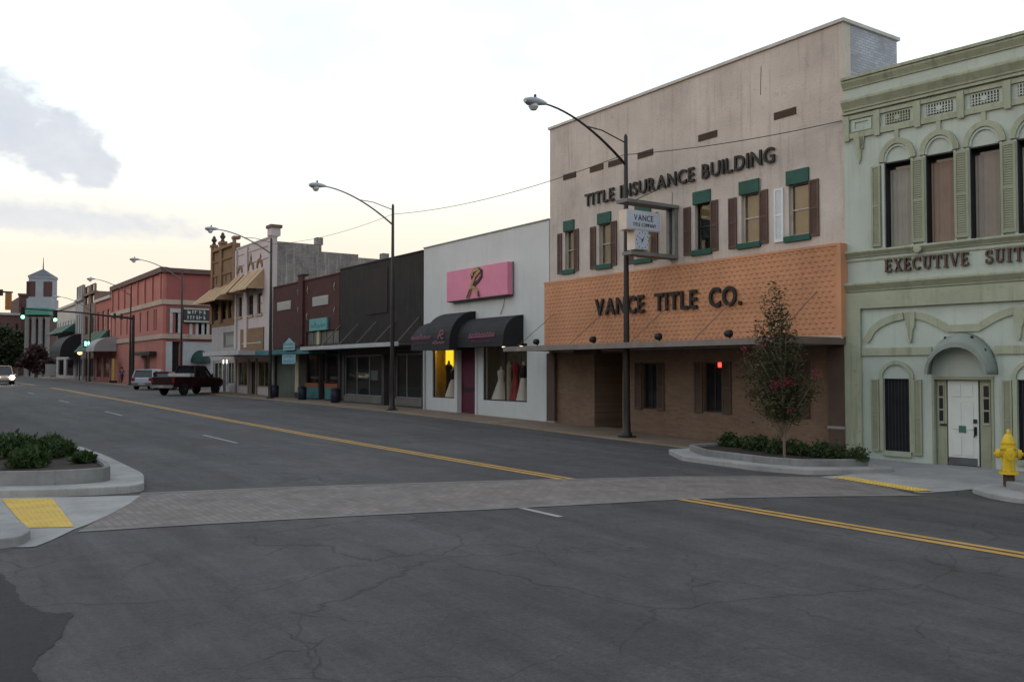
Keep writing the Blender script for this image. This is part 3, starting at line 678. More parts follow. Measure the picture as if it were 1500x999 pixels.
# ================================================================== mint green building with mouldings
M_MINT = mat('mint_stucco', (.405, .455, .41), .9, .10, .8, .3, 25, streak=.45, grime=(.20, .245, .19), speck=.18)
M_OLIVE = mat('olive_trim', (.315, .338, .250), .85, .12, 1.2, .25, 25, streak=.6, grime=(.085, .095, .06), speck=.42)
M_OLSH = mat('olive_shutter', (.265, .280, .200), .85, .12, 2, .15, 40)
M_CURT = mat('grey_curtain', (.30, .285, .25), .9, .1, 2.5, .1, 40, streak=.4, grime=(.2, .19, .16))
M_CURT2 = mat('brown_curtain', (.26, .19, .15), .9, .1, 2.5, .1, 40, streak=.4, grime=(.18, .13, .10))
M_CURT3 = mat('taupe_curtain', (.28, .245, .215), .9, .1, 2.5, .1, 40, streak=.4, grime=(.19, .16, .14))
M_BRLET = mat('bronze_letter', (.085, .045, .032), .6, .3, 5, .05, 40)
def arc(cx, cz, r, a0, a1, n=14, rz=None): return [(cx+r*math.cos(R(a0+(a1-a0)*i/n)), cz+(rz or r)*math.sin(R(a0+(a1-a0)*i/n))) for i in range(n+1)]
SERIF = {
 'E': (.72, [('s', .06, .24), ('h', 0, .68, 0, .08), ('h', .24, .56, .46, .54), ('h', 0, .66, .92, 1), ('v', .60, .68, .08, .24), ('v', .58, .66, .78, .92), ('v', .50, .56, .38, .62)]),
 'X': (.84, [('d', .12, 1, .72, 0, .19), ('d', .70, 1, .14, 0, .07), ('h', 0, .30, .93, 1), ('h', .56, .84, .93, 1), ('h', 0, .28, 0, .07), ('h', .54, .84, 0, .07)]),
 'C': (.78, [('c', .42, .5, .36, .45, 50, 318, .14), ('v', .66, .74, .64, 1)]),
 'U': (.84, [('v', .12, .29, .28, 1), ('v', .66, .74, .28, 1), ('c', .43, .28, .24, .24, 180, 360, .12), ('h', 0, .42, .93, 1), ('h', .54, .86, .93, 1)]),
 'T': (.80, [('s', .31, .49), ('h', 0, .80, .91, 1), ('v', 0, .07, .68, .91), ('v', .73, .80, .68, .91), ('h', .2, .6, 0, .07)]),
 'I': (.42, [('s', .12, .30), ('h', 0, .42, 0, .07), ('h', 0, .42, .93, 1)]),
 'V': (.84, [('d', .12, 1, .44, 0, .18), ('d', .74, 1, .46, 0, .07), ('h', 0, .30, .93, 1), ('h', .58, .86, .93, 1)]),
 'S': (.64, [('c', .32, .73, .23, .22, 20, 250, .12), ('c', .32, .26, .25, .21, 110, -160, .14), ('v', .50, .58, .66, .98), ('v', .04, .12, .02, .32)])}
def serif_text(parent, text, x0, h, sx, z0, y, depth, m, gap=.16, space=.85):
    x = x0
    for ch in text:
        if ch == ' ': x += space*h*sx; continue
        w, ops = SERIF[ch]; q = MB(); X = lambda u: x+u*h*sx; Z = lambda v: z0+v*h
        for k, op in enumerate(ops):
            d = y-depth-.002*k
            if op[0] == 's': q.box(X(op[1]), X(op[2]), d, y, Z(0), Z(1))
            elif op[0] in 'hv': q.box(X(op[1]), X(op[2]), d, y, Z(op[3]), Z(op[4]))
            elif op[0] == 'd': t = op[5]; q.prism([(X(op[1]-t/2), Z(op[2])), (X(op[1]+t/2), Z(op[2])), (X(op[3]+t/2), Z(op[4])), (X(op[3]-t/2), Z(op[4]))], d, y)
            else: q.strip([(X(op[1]+op[3]*math.cos(R(a))), Z(op[2]+op[4]*math.sin(R(a)))) for a in np.linspace(op[5], op[6], 13)], op[7]*h, d, y)
        q.build('letter', m, parent); x += (w+gap)*h*sx
    return x
def green_building():
    G = Bld('stucco_building', 'mint green two-storey building with arched mouldings and olive trim', 1240, None, rot=R(6.6), Y=at_x(1240, 540, 20).y, zb=sz(12))
    e = G.e; W = 15.5; H = G.Z(1312, 100.5)
    Zl = lambda py, px=1262: G.Z(px, py)
    # upper windows
    up = [(1296.7, 1336), (1356.6, 1398), (1421.6, 1466)]; ux = [(G.X(a, py=300), G.X(b, py=300)) for a, b in up]
    pitch = (ux[2][0]-ux[0][0])/2; ww = sum(b-a for a, b in ux)/3; ux = [(ux[0][0]+i*pitch, ux[0][0]+i*pitch+ww) for i in range(6)]
    zt = G.Z(1297, 239); zb = G.Z(1297, 363.5)
    wl = [(1295, 1334)]; lx = [(G.X(1295, py=600), G.X(1334, py=600))]; lw = lx[0][1]-lx[0][0]
    dx0, dx1 = G.X(1369, py=600), G.X(1453, py=600); x3 = G.X(1491, py=600); lx += [(x3, x3+lw)]
    for k in range(1, 3): lx.append((x3+k*2.6, x3+k*2.6+lw))
    lz1 = G.Z(1300, 554.5); lz0 = G.Z(1300, 660); dz1 = G.Z(1390, 556); dz0 = G.Z(1430, 683)-.02
    holes = [(a, b, zb, zt) for a, b in ux]+[(a, b, lz0, lz1) for a, b in lx]+[(dx0, dx1, -.4, dz1)]
    wall(e, M_MINT, 0, W, -.5, H-.02, holes, .34)
    bx('body', M_MINT, e, .004, W-.004, .34, 20, -.5, H-.5)
    bx('threshold', M_CONC2, e, dx0, dx1, -.02, .34, -.42, dz0)
    # cornice, mouldings
    def mould(name, za, zb_, out, x0=-.0, x1=W, m=M_OLIVE, soft=True):
        za, zb_ = sorted((za, zb_)); t = (zb_-za)
        prof = [(-.002, zb_), (-out*.9, zb_), (-out, zb_-t*.12), (-out, zb_-t*.30), (-out*.7, zb_-t*.55), (-out*.35, zb_-t*.85), (-out*.3, za), (-.002, za)] if soft else [(-.002, zb_), (-out, zb_), (-out, za), (-.002, za)]
        return MB().prism_x(prof, x0, x1).build(name, m, e)
    bx('coping', M_OLIVE, e, -.0, W, -.16, .5, H-.02, H+.05)
    mould('cornice', Zl(119, 1245), Zl(131, 1245), .12)
    mould('cornice', Zl(147, 1245), Zl(163, 1245), .16)
    mould('moulding', Zl(166.5, 1245), Zl(169, 1245), .10, soft=False)
    # frieze of sunk panels with drop ornaments
    f1, f0 = Zl(171.5, 1245), Zl(205, 1245); cs = [a-(pitch-ww)/2 for a, b in ux]+[ux[-1][1]+(pitch-ww)/2]; cs = [cs[0]-pitch*.8]+cs
    fr = MB(); ins = []
    for i in range(len(cs)-1):
        a, b = cs[i]+.09, cs[i+1]-.09; ins.append((a, b, f0+.14, f1-.10))
    wall(e, M_OLIVE, max(0.02, cs[0]-.05), cs[-1]+.1, f0, f1, ins, .05, -.055, 'frieze')
    for i, (a, b, c, d) in enumerate(ins):
        if i >= 1:
            am, bm_ = a+(b-a)*.16, b-(b-a)*.12; g = bx('grille_back', mat('grille_dark', (.03, .035, .03), .8), e, am, bm_, -.02, -.003, c+.05, d-.05)
            q = MB(); n = 9
            for k in range(n):
                x = am+(bm_-am)*(k+.5)/n; q.box(x-.012, x+.012, -.034, -.021, c+.05, d-.05)
            for k in range(3): q.box(am, bm_, -.030, -.0215, c+.08+k*(d-c-.16)/3, c+.10+k*(d-c-.16)/3)
            q.lathe([(.02, -.045), (.07, -.043), (.07, -.022)], ((am+bm_)/2, 0, (c+d)/2), 10, 'y')
            q.build('grille', M_MINT if i > 1 else M_OLIVE, g)
        else: wall(e, M_MINT, a+.05, b-.05, c+.03, d-.03, [(a+.14, b-.14, c+.09, d-.09)], .02, -.03, 'frieze_panel')
        q = MB(); xm = cs[i]+.02; q.box(xm-.07, xm+.07, -.085, -.056, f0-.05, f1); q.build('frieze_bracket', M_OLIVE, e)
        q = MB(); xm = (a+b)/2; q.box(xm-.05, xm+.05, -.05, -.002, f0-.24 if i else f0-.3, f0-.002); q.build('frieze_drop', M_OLIVE, e)
    xm = cs[0]+.35; MB().prism([(xm-.16, f0), (xm+.14, f0), (xm+.10, f0-.25), (xm+.06, f0-.3), (xm+.04, f0-.55), (xm-.02, f0-.68), (xm-.06, f0-.5), (xm-.08, f0-.25)], -.05, -.002).build('drop_ornament', M_OLIVE, e)
    # upper windows: arch label, shutters, curtains
    for i, (a, b) in enumerate(ux):
        cx = (a+b)/2; r = ww/2+.07
        MB().strip(arc(cx, zt+.02, r, 0, 180, 18, rz=r*1.18), .13, -.075, -.002).build('arch_moulding', M_OLIVE, e)
        MB().strip(arc(cx, zt+.02, r-.09, 0, 180, 18, rz=(r-.09)*1.18), .05, -.045, -.002).build('arch_bead', M_MINT, e)
        window(e, a, b, zb, zt, M_BLK, .26, .05, [], mp=darkglass('curtain_glass', (.02, .02, .02)), name='window', pane_name='pane')
        bx('reveal_lining', M_BLK, e, a+.001, a+.02, .012, .26, zb+.005, zt-.001); bx('reveal_lining', M_BLK, e, b-.02, b-.001, .012, .26, zb+.005, zt-.001); bx('reveal_lining', M_BLK, e, a+.02, b-.02, .012, .26, zt-.03, zt-.001)
        # hanging curtain seen behind the reveal
        q = MB(); n = 16; c0, c1 = a+.03, b-.01
        q.v = [(c0+(c1-c0)*k/n, .235+.012*math.sin(k*2.1), z) for z in (zb+.03, zt-.16) for k in range(n+1)]; q.f = [(k, k+1, n+2+k, n+1+k) for k in range(n)]
        q.build('curtain', [M_CURT, M_CURT2, M_CURT3][i % 3], e, smooth=True)
        shutter(e, M_OLSH, a-.33 if i == 0 else a-(pitch-ww)*.5-.16, a-.10 if i == 0 else a-(pitch-ww)*.5+.16, zb+.05, zt-.05, -.07, 34, proud=.065)
    for i, (a, b) in enumerate(ux):
        for x in (a-.06, b+.005): bx('jamb_trim', M_MINT, e, x, x+.055, -.04, -.002, zb, zt)
    mould('sill_band', zb-.17, zb-.01, .13); bx('string_course', M_OLIVE, e, 0, W, -.03, -.002, zb-.27, zb-.24)
    q = MB(); q.lathe([(.02, -.16), (.09, -.15), (.10, -.10)], ((ux[0][1]+ux[1][0])/2, 0, zb-.12), 12, 'y'); q.build('sill_rosette', M_OLIVE, e)
    # words
    h = abs(G.Z(1300, 381)-G.Z(1300, 399)); tz = G.Z(1300, 399); xa, xb = G.X(1298, py=390), G.X(1421, py=380)
    n = sum(SERIF[c][0]+.16 for c in 'EXECUTIVE')-.16; sx = (xb-xa)/(n*h)
    serif_text(e, 'EXECUTIVE', xa, h, sx, tz, -.02, .07, M_BRLET); serif_text(e, 'SUITES', G.X(1445, py=380), h, sx, tz, -.02, .07, M_BRLET)
    # ledge and framed lower field
    mould('ledge', Zl(414), Zl(427.5), .17)
    bx('beam', M_OLIVE, e, 0, W, -.10, -.002, Zl(452.5, 1265), Zl(429))
    bx('corner_pilaster', M_OLIVE, e, .0, G.X(1264, py=580), -.10, -.002, -.4, Zl(452.5, 1265)-.002)
    bz1, bz0 = G.Z(1264, 510), G.Z(1264, 521); hx0, hx1 = G.X(1364, py=520), G.X(1460, py=520); px_ = G.X(1264, py=520)
    bx('band', M_OLIVE, e, px_, hx0+.03, -.06, -.002, bz0, bz1); bx('band', M_OLIVE, e, hx1-.03, W, -.06, -.002, bz0, bz1)
    # swags: two half arches joined by a straight link, drops at their crowns
    cx = G.X(1335, py=470); top = G.Z(1335, 459)-.05; lo = G.Z(1400, 481); le = G.X(1269, py=490); rr = cx-le
    q = MB(); q.strip([(le, G.Z(1269, 500))]+[(cx-rr*.94*math.cos(t), lo-.25+(top-lo+.25)*math.sin(t)) for t in np.linspace(.18, 1.4, 9)], .17, -.055, -.002); q.build('swag', M_OLIVE, e)
    x2 = G.X(1389, py=480); x4 = G.X(1434, py=480); cx2 = x4+(x2-cx)
    q = MB(); q.strip([(cx+(x2-cx)*t, top-(top-lo)*(1-math.cos(t*math.pi/2))*1.0) for t in np.linspace(.1, 1, 9)]+[(x4, lo)]+[(x4+(cx2-x4)*t, lo+(top-lo)*math.sin(t*math.pi/2)) for t in np.linspace(.12, .92, 9)], .17, -.05, -.002); q.build('swag', M_OLIVE, e)
    q = MB(); q.strip([(cx2+(rr)*t, top-(top-lo+.3)*(1-math.cos(t*math.pi/2))) for t in np.linspace(.08, 1, 10)], .17, -.05, -.002); q.build('swag', M_OLIVE, e)
    dl = abs(G.Z(1333, 459)-G.Z(1333, 500))
    for c in (cx, cx2): MB().prism([(c-.12, top+.08), (c+.12, top+.08), (c+.10, top-dl*.4), (c+.05, top-dl*.55), (c+.04, top-dl*.8), (c, top-dl), (c-.04, top-dl*.8), (c-.07, top-dl*.5), (c-.1, top-dl*.35)], -.085, -.002).build('drop_ornament', M_OLIVE, e)
    # lower windows
    for a, b in lx:
        c = (a+b)/2; r = lw/2+.06
        MB().strip([(a-.04, lz0)]+[(a-.04, lz1)]+arc(c, lz1+.02, r, 180, 0, 18, rz=r*.95)+[(b+.04, lz1), (b+.04, lz0)], .09, -.06, -.002).build('arch_moulding', M_OLIVE, e)
        wd = window(e, a, b, lz0, lz1, M_BLK, .05, .03, [], mp=mat('window_screen', (.016, .017, .02), .8, .2, 3, spec=.1), pane_name='screen')
        q = MB(); n = 8
        for k in range(1, n): q.box(a+lw*k/n-.004, a+lw*k/n+.004, .066, .072, lz0+.03, lz1-.03)
        so_ = q.build('mesh_wires', mat('wire_grey', (.05, .05, .055), .6), wd); so_['kind'] = 'stuff'
        bx('sill', M_OLIVE, wd, a-.02, b+.02, -.06, .05, lz0-.12, lz0-.002)
        s = lw*.30; shutter(e, M_OLSH, a-.10-s, a-.10, lz0-.02, lz1-.02, -.07, 36, proud=.065); shutter(e, M_OLSH, b+.09, b+.09+s, lz0-.06, lz1-.02, -.07, 36, proud=.065)
    # doorway: white door between panelled side lights under a hood
    yd = .10; da, db = G.X(1389, yd, 620), G.X(1433.5, yd, 620); Md = mat('white_door', (.55, .58, .55), .6, .06, 2, .08, 40)
    dr = bx('door', Md, e, da, db, yd, yd+.05, dz0+.02, dz1-.02)
    dh = dz1-dz0
    for i in range(2):
        for z0_, z1_ in ((.12, .36), (.42, .74), (.80, .94)):
            w_ = db-da; xa_ = da+w_*(.14+.40*i); bx('door_panel', Md, dr, xa_, xa_+w_*.30, yd-.014, yd-.001, dz0+dh*z0_, dz0+dh*z1_, bevel=.006)
    bx('kick_plate', mat('kick_plate', (.075, .078, .085), .5, .15, 3, .05), dr, da+.01, db-.03, yd-.022, yd-.016, dz0+.03, dz0+.19)
    bx('lock', M_BLK, dr, db-.10, db-.03, yd-.05, yd-.002, dz0+dh*.50, dz0+dh*.545); q = MB(); q.tube([(db-.065, yd-.002, dz0+dh*.44), (db-.065, yd-.07, dz0+dh*.43), (db-.065, yd-.07, dz0+dh*.34)], .02, 6); q.box(db-.095, db-.035, yd-.02, yd-.002, dz0+dh*.36, dz0+dh*.46); q.build('handle', M_BLK, dr)
    bx('notice', mat('green_notice', (.045, .12, .10), .6), dr, da+(db-da)*.36, da+(db-da)*.60, yd-.019, yd-.015, dz0+dh*.385, dz0+dh*.465)
    for a, b in ((dx0, da-.03), (db+.03, dx1)):
        f = bx('sidelight', M_OLSH, e, a+.01, b, yd, yd+.06, dz0, dz1-.01); w_ = b-a
        g0, g1 = dz0+dh*.50, dz0+dh*.94
        q = MB(); q.box(a+w_*.24, a+w_*.78, yd-.02, yd-.002, g0-.04, g1+.04); q.build('sidelight_frame', M_OLIVE, f)
        for k in range(3): bx('pane', darkglass(), f, a+w_*.32, a+w_*.70, yd-.026, yd-.021, g0+(g1-g0)*k/3+.02, g0+(g1-g0)*(k+1)/3-.02)
        bx('sidelight_panel', M_OLSH, f, a+w_*.2, a+w_*.82, yd-.012, yd-.001, dz0+dh*.08, dz0+dh*.44)
    bx('mail_slot', M_BLK, e, dx0+.09, dx0+.24, yd-.03, yd-.001, dz0+dh*.455, dz0+dh*.48)
    q = MB(); q.box(dx0-.05, dx0+.0, -.03, .10, -.1, dz1); q.box(dx1, dx1+.05, -.03, .10, -.1, dz1); q.box(dx0-.05, dx1+.05, -.03, .10, dz1, dz1+.07); q.build('door_surround', M_OLSH, e)
    # vaulted metal hood
    hz0 = G.Z(1364, 548); cxh = (hx0+hx1)/2; rx = (hx1-hx0)/2; rzh = G.Z(1412, 489)-hz0; Mh = mat('hood_metal', (.20, .235, .212), .6, .15, 2, .12, 30, speck=.25)
    D = -.45; q = MB(); n = 22; outer = arc(cxh, hz0, rx, 180, 0, n, rz=rzh); 
    secs = [(0.0, 1.0, 1.0, 0), (-.20, .985, .97, 0), (D*.8, .95, .86, 0), (D, .90, .70, 0)]
    for y, sx_, sz_, _ in secs: q.v += [(cxh+(x-cxh)*sx_, y, hz0+(z-hz0)*sz_) for x, z in outer]
    q.f = [(i*(n+1)+k, i*(n+1)+k+1, (i+1)*(n+1)+k+1, (i+1)*(n+1)+k) for i in range(3) for k in range(n)]
    ho = q.build('hood', Mh, e, smooth=True, fix=False); sd_ = ho.modifiers.new('thick', 'SOLIDIFY'); sd_.thickness = .03
    MB().strip([(cxh+(x-cxh)*.90, hz0+(z-hz0)*.70) for x, z in outer], .07, D-.03, D+.03).build('hood_rim', Mh, ho)
    for a in (35, 65, 115, 145): MB().lathe([(.035, -.02), (.035, .03), (.015, .05)], (cxh+rx*.96*math.cos(R(a)), -.24, hz0+rzh*.94*math.sin(R(a))+.03), 8).build('hood_bolt', M_BLK, ho)
    return G
GB = green_building()

# ================================================================== white dress shop
M_WHITE = mat('white_stucco', (.51, .52, .515), .9, .07, .6, .3, 22, streak=.38, grime=(.33, .335, .33), speck=.12)
M_PINK = mat('pink_sign', (.60, .20, .30), .6, .06, 1.5, .05, 30, streak=.2, grime=(.5, .17, .25))
M_AWN = mat('black_canvas', (.012, .012, .014), .75, .25, 2, .15, 60)
M_PINKTX = mat('pink_print', (.33, .10, .16), .7, .2, 6)
M_PINKTX2 = mat('faded_pink_print', (.11, .035, .055), .7, .2, 6)
M_MAROON = mat('maroon_door', (.085, .010, .030), .6, .15, 2, .05, 30)
def bullnose(parent, x0, x1, zt, zb, D, m, name='canopy_cover', n=9):
    """convex canvas awning: quarter-round top, straight valance, closed ends"""
    prof = [(-.005, zb+.02), (-.005, zt)]
    for k in range(n+1):
        t = k/n*math.pi/2; prof.append((D*math.sin(t)*.985-.005, zb+.22+(zt-zb-.22)*math.cos(t)**.9 if k < n else zb+.22))
    prof += [(D, zb), (D+.02, zb)]
    return MB().prism_x(prof, x0, x1).build(name, m, parent)
def white_shop():
    W = Bld('dress_shop', 'white stucco dress shop with pink sign and black awnings', 620.5, 804.5)
    e = W.e; w = W.w; H = W.Z(712, 343.5)
    zl = lambda py, px: W.Z(px, py)
    wins = [(633.5, 665.5, 511, 582.5), (707.5, 772, 511, 588)]
    wx = [(W.X(a, py=550), W.X(b, py=550)) for a, b, _, _ in wins]; z1 = W.Z(650, 508); z0 = W.Z(650, 582.5)+.0; zz0 = W.Z(740, 588)
    z0 = (z0+zz0)/2; d = (W.X(671, py=560), W.X(697, py=560)); dz = z1+.02
    hole = [(a, b, z0, z1) for a, b in wx]+[(d[0], d[1], -.4, dz)]
    wall(e, M_WHITE, 0, w, -.5, H, hole, .22)
    bx('coping', M_CONC2, e, 0, w, -.04, .3, H, H+.05)
    q = MB(); q.box(.004, w-.004, 2.4, 22, -.5, H-.5); q.build('body', M_WHITE, e)
    Mi = mat('shop_interior', (.32, .28, .22), .9, .1); Mf = mat('shop_floor', (.2, .17, .13), .8)
    q = MB(); q.box(.004, w-.004, .22, 2.4, z1+.05, H-.5); q.build('ceiling', Mi, e)
    q = MB(); q.box(.004, w-.004, .22, 2.4, -.5, z0-.02); q.build('display_floor', Mf, e)
    for k, x in enumerate((.004, d[0]-.05, d[1]+.05, w-.03)): bx('partition', mat('yellow_backdrop', (.50, .36, .07), .9, .2, 2) if k < 2 else Mi, e, x, x+.025, .22, 2.4, z0-.02, z1+.05)
    bx('display_backdrop', mat('yellow_backdrop', (.50, .36, .07), .9, .2, 2), e, .04, d[0]-.06, .95, 1.0, z0-.015, z1+.04)
    bx('display_backdrop', mat('grey_green_drape', (.20, .22, .19), .9, .25, 3, .2, 20, streak=.4), e, d[1]+.09, w-.05, 1.05, 1.1, z0-.015, z1+.04)
    for k, (a, b) in enumerate(wx): window(e, a, b, z0, z1, M_BLK, .05, .045, [('v', .5)] if k else [], mp=glass('shop_glass', (.9, .9, .9)))
    dr = bx('door', M_MAROON, e, d[0]+.02, d[1]-.02, .16, .21, .0, dz); bx('mail_slot', M_BLK, dr, d[0]+.30, d[1]-.42, .145, .159, .95, 1.12); bx('push_plate', mat('maroon_dark', (.04, .006, .015), .5), dr, d[0]+.1, d[0]+.2, .15, .159, .9, 1.3)
    q = MB(); q.box(d[0]-.14, d[0]-.01, -.05, -.001, -.3, z1-.05); q.box(d[1]+.01, d[1]+.14, -.05, -.001, -.3, z1-.05); q.build('door_post', M_WHITE, e)
    q = MB(); q.tube([(.16, -.06, -.2), (.16, -.06, z1)], .05, 8); q.build('downpipe', M_WHITE, e)
    for k in range(2): MB().lathe([(.06, 0), (.09, .04), (.05, .09)], (wx[0][0]+.15+.6*k, .45, z1-.12), 10).build('ceiling_lamp', emis('lamp_warm', (1, .62, .12), 4.0), e)
    sh = bx('lit_panel', emis('lit_yellow', (1, .66, .02), .22), e, wx[0][0]-.32, wx[0][0]+.30, .88, .93, z0+(z1-z0)*.62, z1-.05)
    # signs
    x0, x1 = W.X(655, -.28, 420), W.X(744, -.28, 410); za, zb = W.Z(700, 391, -.28), W.Z(700, 436.5, -.28)
    s = bx('wall_sign', M_PINK, e, x0, x1, -.30, -.05, zb, za); bx('sign_back', mat('sign_edge_green', (.10, .16, .15), .6), s, x0-.01, x1+.03, -.05, -.001, zb-.02, za+.02); bx('sign_underside', M_BLK, s, x0, x1, -.28, -.05, zb-.035, zb-.001)
    # script R: dark back strokes and a gold ribbon
    c = lambda px, py: W.P(px, py, -.31); Mg = mat('gold_ribbon', (.30, .19, .075), .5, .25, 4)
    MB().strip([c(*p) for p in [(692.5, 409), (691, 403), (695, 397), (701, 394), (706, 397), (705.5, 405), (700, 413), (694, 418)]], .13, -.34, -.301).build('emblem', M_LETTER, s)
    MB().strip([c(*p) for p in [(692, 404), (694, 397), (700, 394.5), (704, 396), (697, 404), (694, 412), (691, 420), (686, 436)]], .15, -.36, -.342).build('emblem', Mg, s)
    MB().strip([c(*p) for p in [(691, 420), (696, 422), (700, 427), (701.5, 434)]], .15, -.355, -.343).build('emblem', Mg, s)
    MB().strip([c(*p) for p in [(690, 424), (685, 437)]], .06, -.375, -.362).build('emblem', M_LETTER, s); MB().strip([c(*p) for p in [(701.8, 427), (702, 434.5)]], .06, -.375, -.362).build('emblem', M_LETTER, s)
    wv_ = [W.P(740, 437), W.P(738.5, 448), W.P(734, 461)]; MB().tube([(x, -.03, z) for x, z in wv_], .012, 5).build('drop_wire', M_BLK, e)
    # awnings: one stepped, one plain
    D1 = -1.32; zbA = W.o.z; fz = lambda px, py, D: W.Z(px, py, D)
    zb1 = fz(650, 512, D1); zt_lo = W.Z(630, 473); zt_hi = W.Z(696, 456)
    xa = W.X(602, D1, 500); xm = W.X(641, -.6, 480); xb = W.X(697, py=470)
    A = thing('shop_awning', 'black bullnose awning with stepped top and pink script, left of the two', 'awning', W.wpt(0, 0, 0), W.rz)
    bullnose(A, xa-.02, xm, zt_lo, zb1, D1, M_AWN); bullnose(A, xm+.002, xb, zt_hi, zb1-.01, D1-.004, M_AWN)
    p = lambda px, py, D: W.P(px, py, D)
    scribble(A, p(602, 495, D1)[0], p(631, 495, D1)[0], fz(616, 497, D1), fz(616, 489, D1), D1-.006, M_PINKTX, 9, .03, seed=3); scribble(A, p(605, 503, D1)[0], p(628, 503, D1)[0], fz(616, 504, D1), fz(616, 501, D1), D1-.006, M_PINKTX2, 10, .022, seed=5)
    MB().strip([p(*t, D1-.02) for t in [(641, 496), (645, 485), (649, 484), (649, 489), (644, 491), (647, 496), (649, 495)]], .05, D1-.03, D1-.01).build('emblem', M_PINKTX, A); scribble(A, p(634, 501, D1)[0], p(652, 501, D1)[0], fz(643, 503.5, D1), fz(643, 498.5, D1), D1-.012, M_PINKTX, 6, .028, seed=8, slant=.05)
    D2 = -.98; zb2 = fz(720, 507.5, D2); zt2 = W.Z(767, 461); xa2 = xb+.02; xb2 = W.X(767, py=480)
    B = thing('shop_awning', 'black bullnose awning over the wide display window, right of the two', 'awning', W.wpt(0, 0, 0), W.rz)
    bullnose(B, xa2, xb2, zt2, zb2, D2, M_AWN)
    scribble(B, p(687, 490, D2)[0], p(725, 488, D2)[0], fz(706, 493, D2), fz(706, 483.5, D2), D2-.006, M_PINKTX, 9, .032, seed=11); MB().strip([p(686, 495, D2), p(724, 492, D2)], .03, D2-.012, D2-.002).build('underline', M_PINKTX, B)
    scribble(B, p(690, 500, D2)[0], p(718, 499, D2)[0], fz(706, 501.5, D2), fz(706, 497.5, D2), D2-.006, M_PINKTX2, 11, .024, seed=13)
    # dress forms in the windows
    def dress(label, x, y, m, hgt, flare, m2=None):
        o = thing('dress_form', label, 'mannequin', W.wpt(x, y, z0-.02), W.rz)
        k = hgt; MB().lathe([(flare, 0), (flare*.93, .06*k), (flare*.62, .32*k), (.12, .58*k), (.13, .66*k), (.165, .78*k), (.15, .84*k), (.06, .88*k), (.05, .95*k), (.02, .96*k)], (0, 0, .02), 20).build('gown', m, o, smooth=True)
        MB().lathe([(.2, 0), (.2, .02), (.02, .03)], (0, 0, 0), 14).build('stand', M_BLK, o)
        if m2: MB().lathe([(.15, .57*k), (.16, .66*k), (.185, .79*k), (.16, .86*k), (.08, .88*k)], (0, 0, .02), 18).build('bodice', m2, o, smooth=True)
    Mdw = mat('ivory_satin', (.62, .58, .48), .5, .06, 3); Mdb = mat('black_satin', (.015, .012, .012), .4); Mdr = mat('red_satin', (.26, .018, .022), .45); Mdc = mat('cream_tulle', (.45, .38, .28), .7, .2, 6)
    a, b = wx[0]; sh_ = lambda y: 1.68*y
    dress('white gown with black bodice in the yellow lit window', b-.16-sh_(.5)+.1, .5, Mdw, 1.45, .42, Mdb); dress('black gown at the back of the yellow lit window', b-.5-sh_(.75), .75, Mdb, 1.75, .2)
    a, b = wx[1]; L_ = b-a
    dress('white flared gown left in the wide display window', a+L_*.46-sh_(.55), .55, Mdw, 1.45, .42); dress('pale tulle gown behind the red one in the wide window', a+L_*.66-sh_(.8), .8, Mdc, 1.7, .3)
    dress('dark red gown in the wide display window', a+L_*.80-sh_(.5), .5, Mdr, 1.75, .30); dress('ivory gown with black bodice at the right end of the wide window', a+L_*.97-sh_(.5), .5, Mdw, 1.65, .32, Mdb)
    for k in range(2): MB().lathe([(.05, 0), (.07, .03), (.04, .07)], (a+L_*(.25+.4*k), .5, z1-.1), 10).build('ceiling_lamp', emis('lamp_dim', (1, .8, .5), .8), e)
    return W
WB = white_shop()

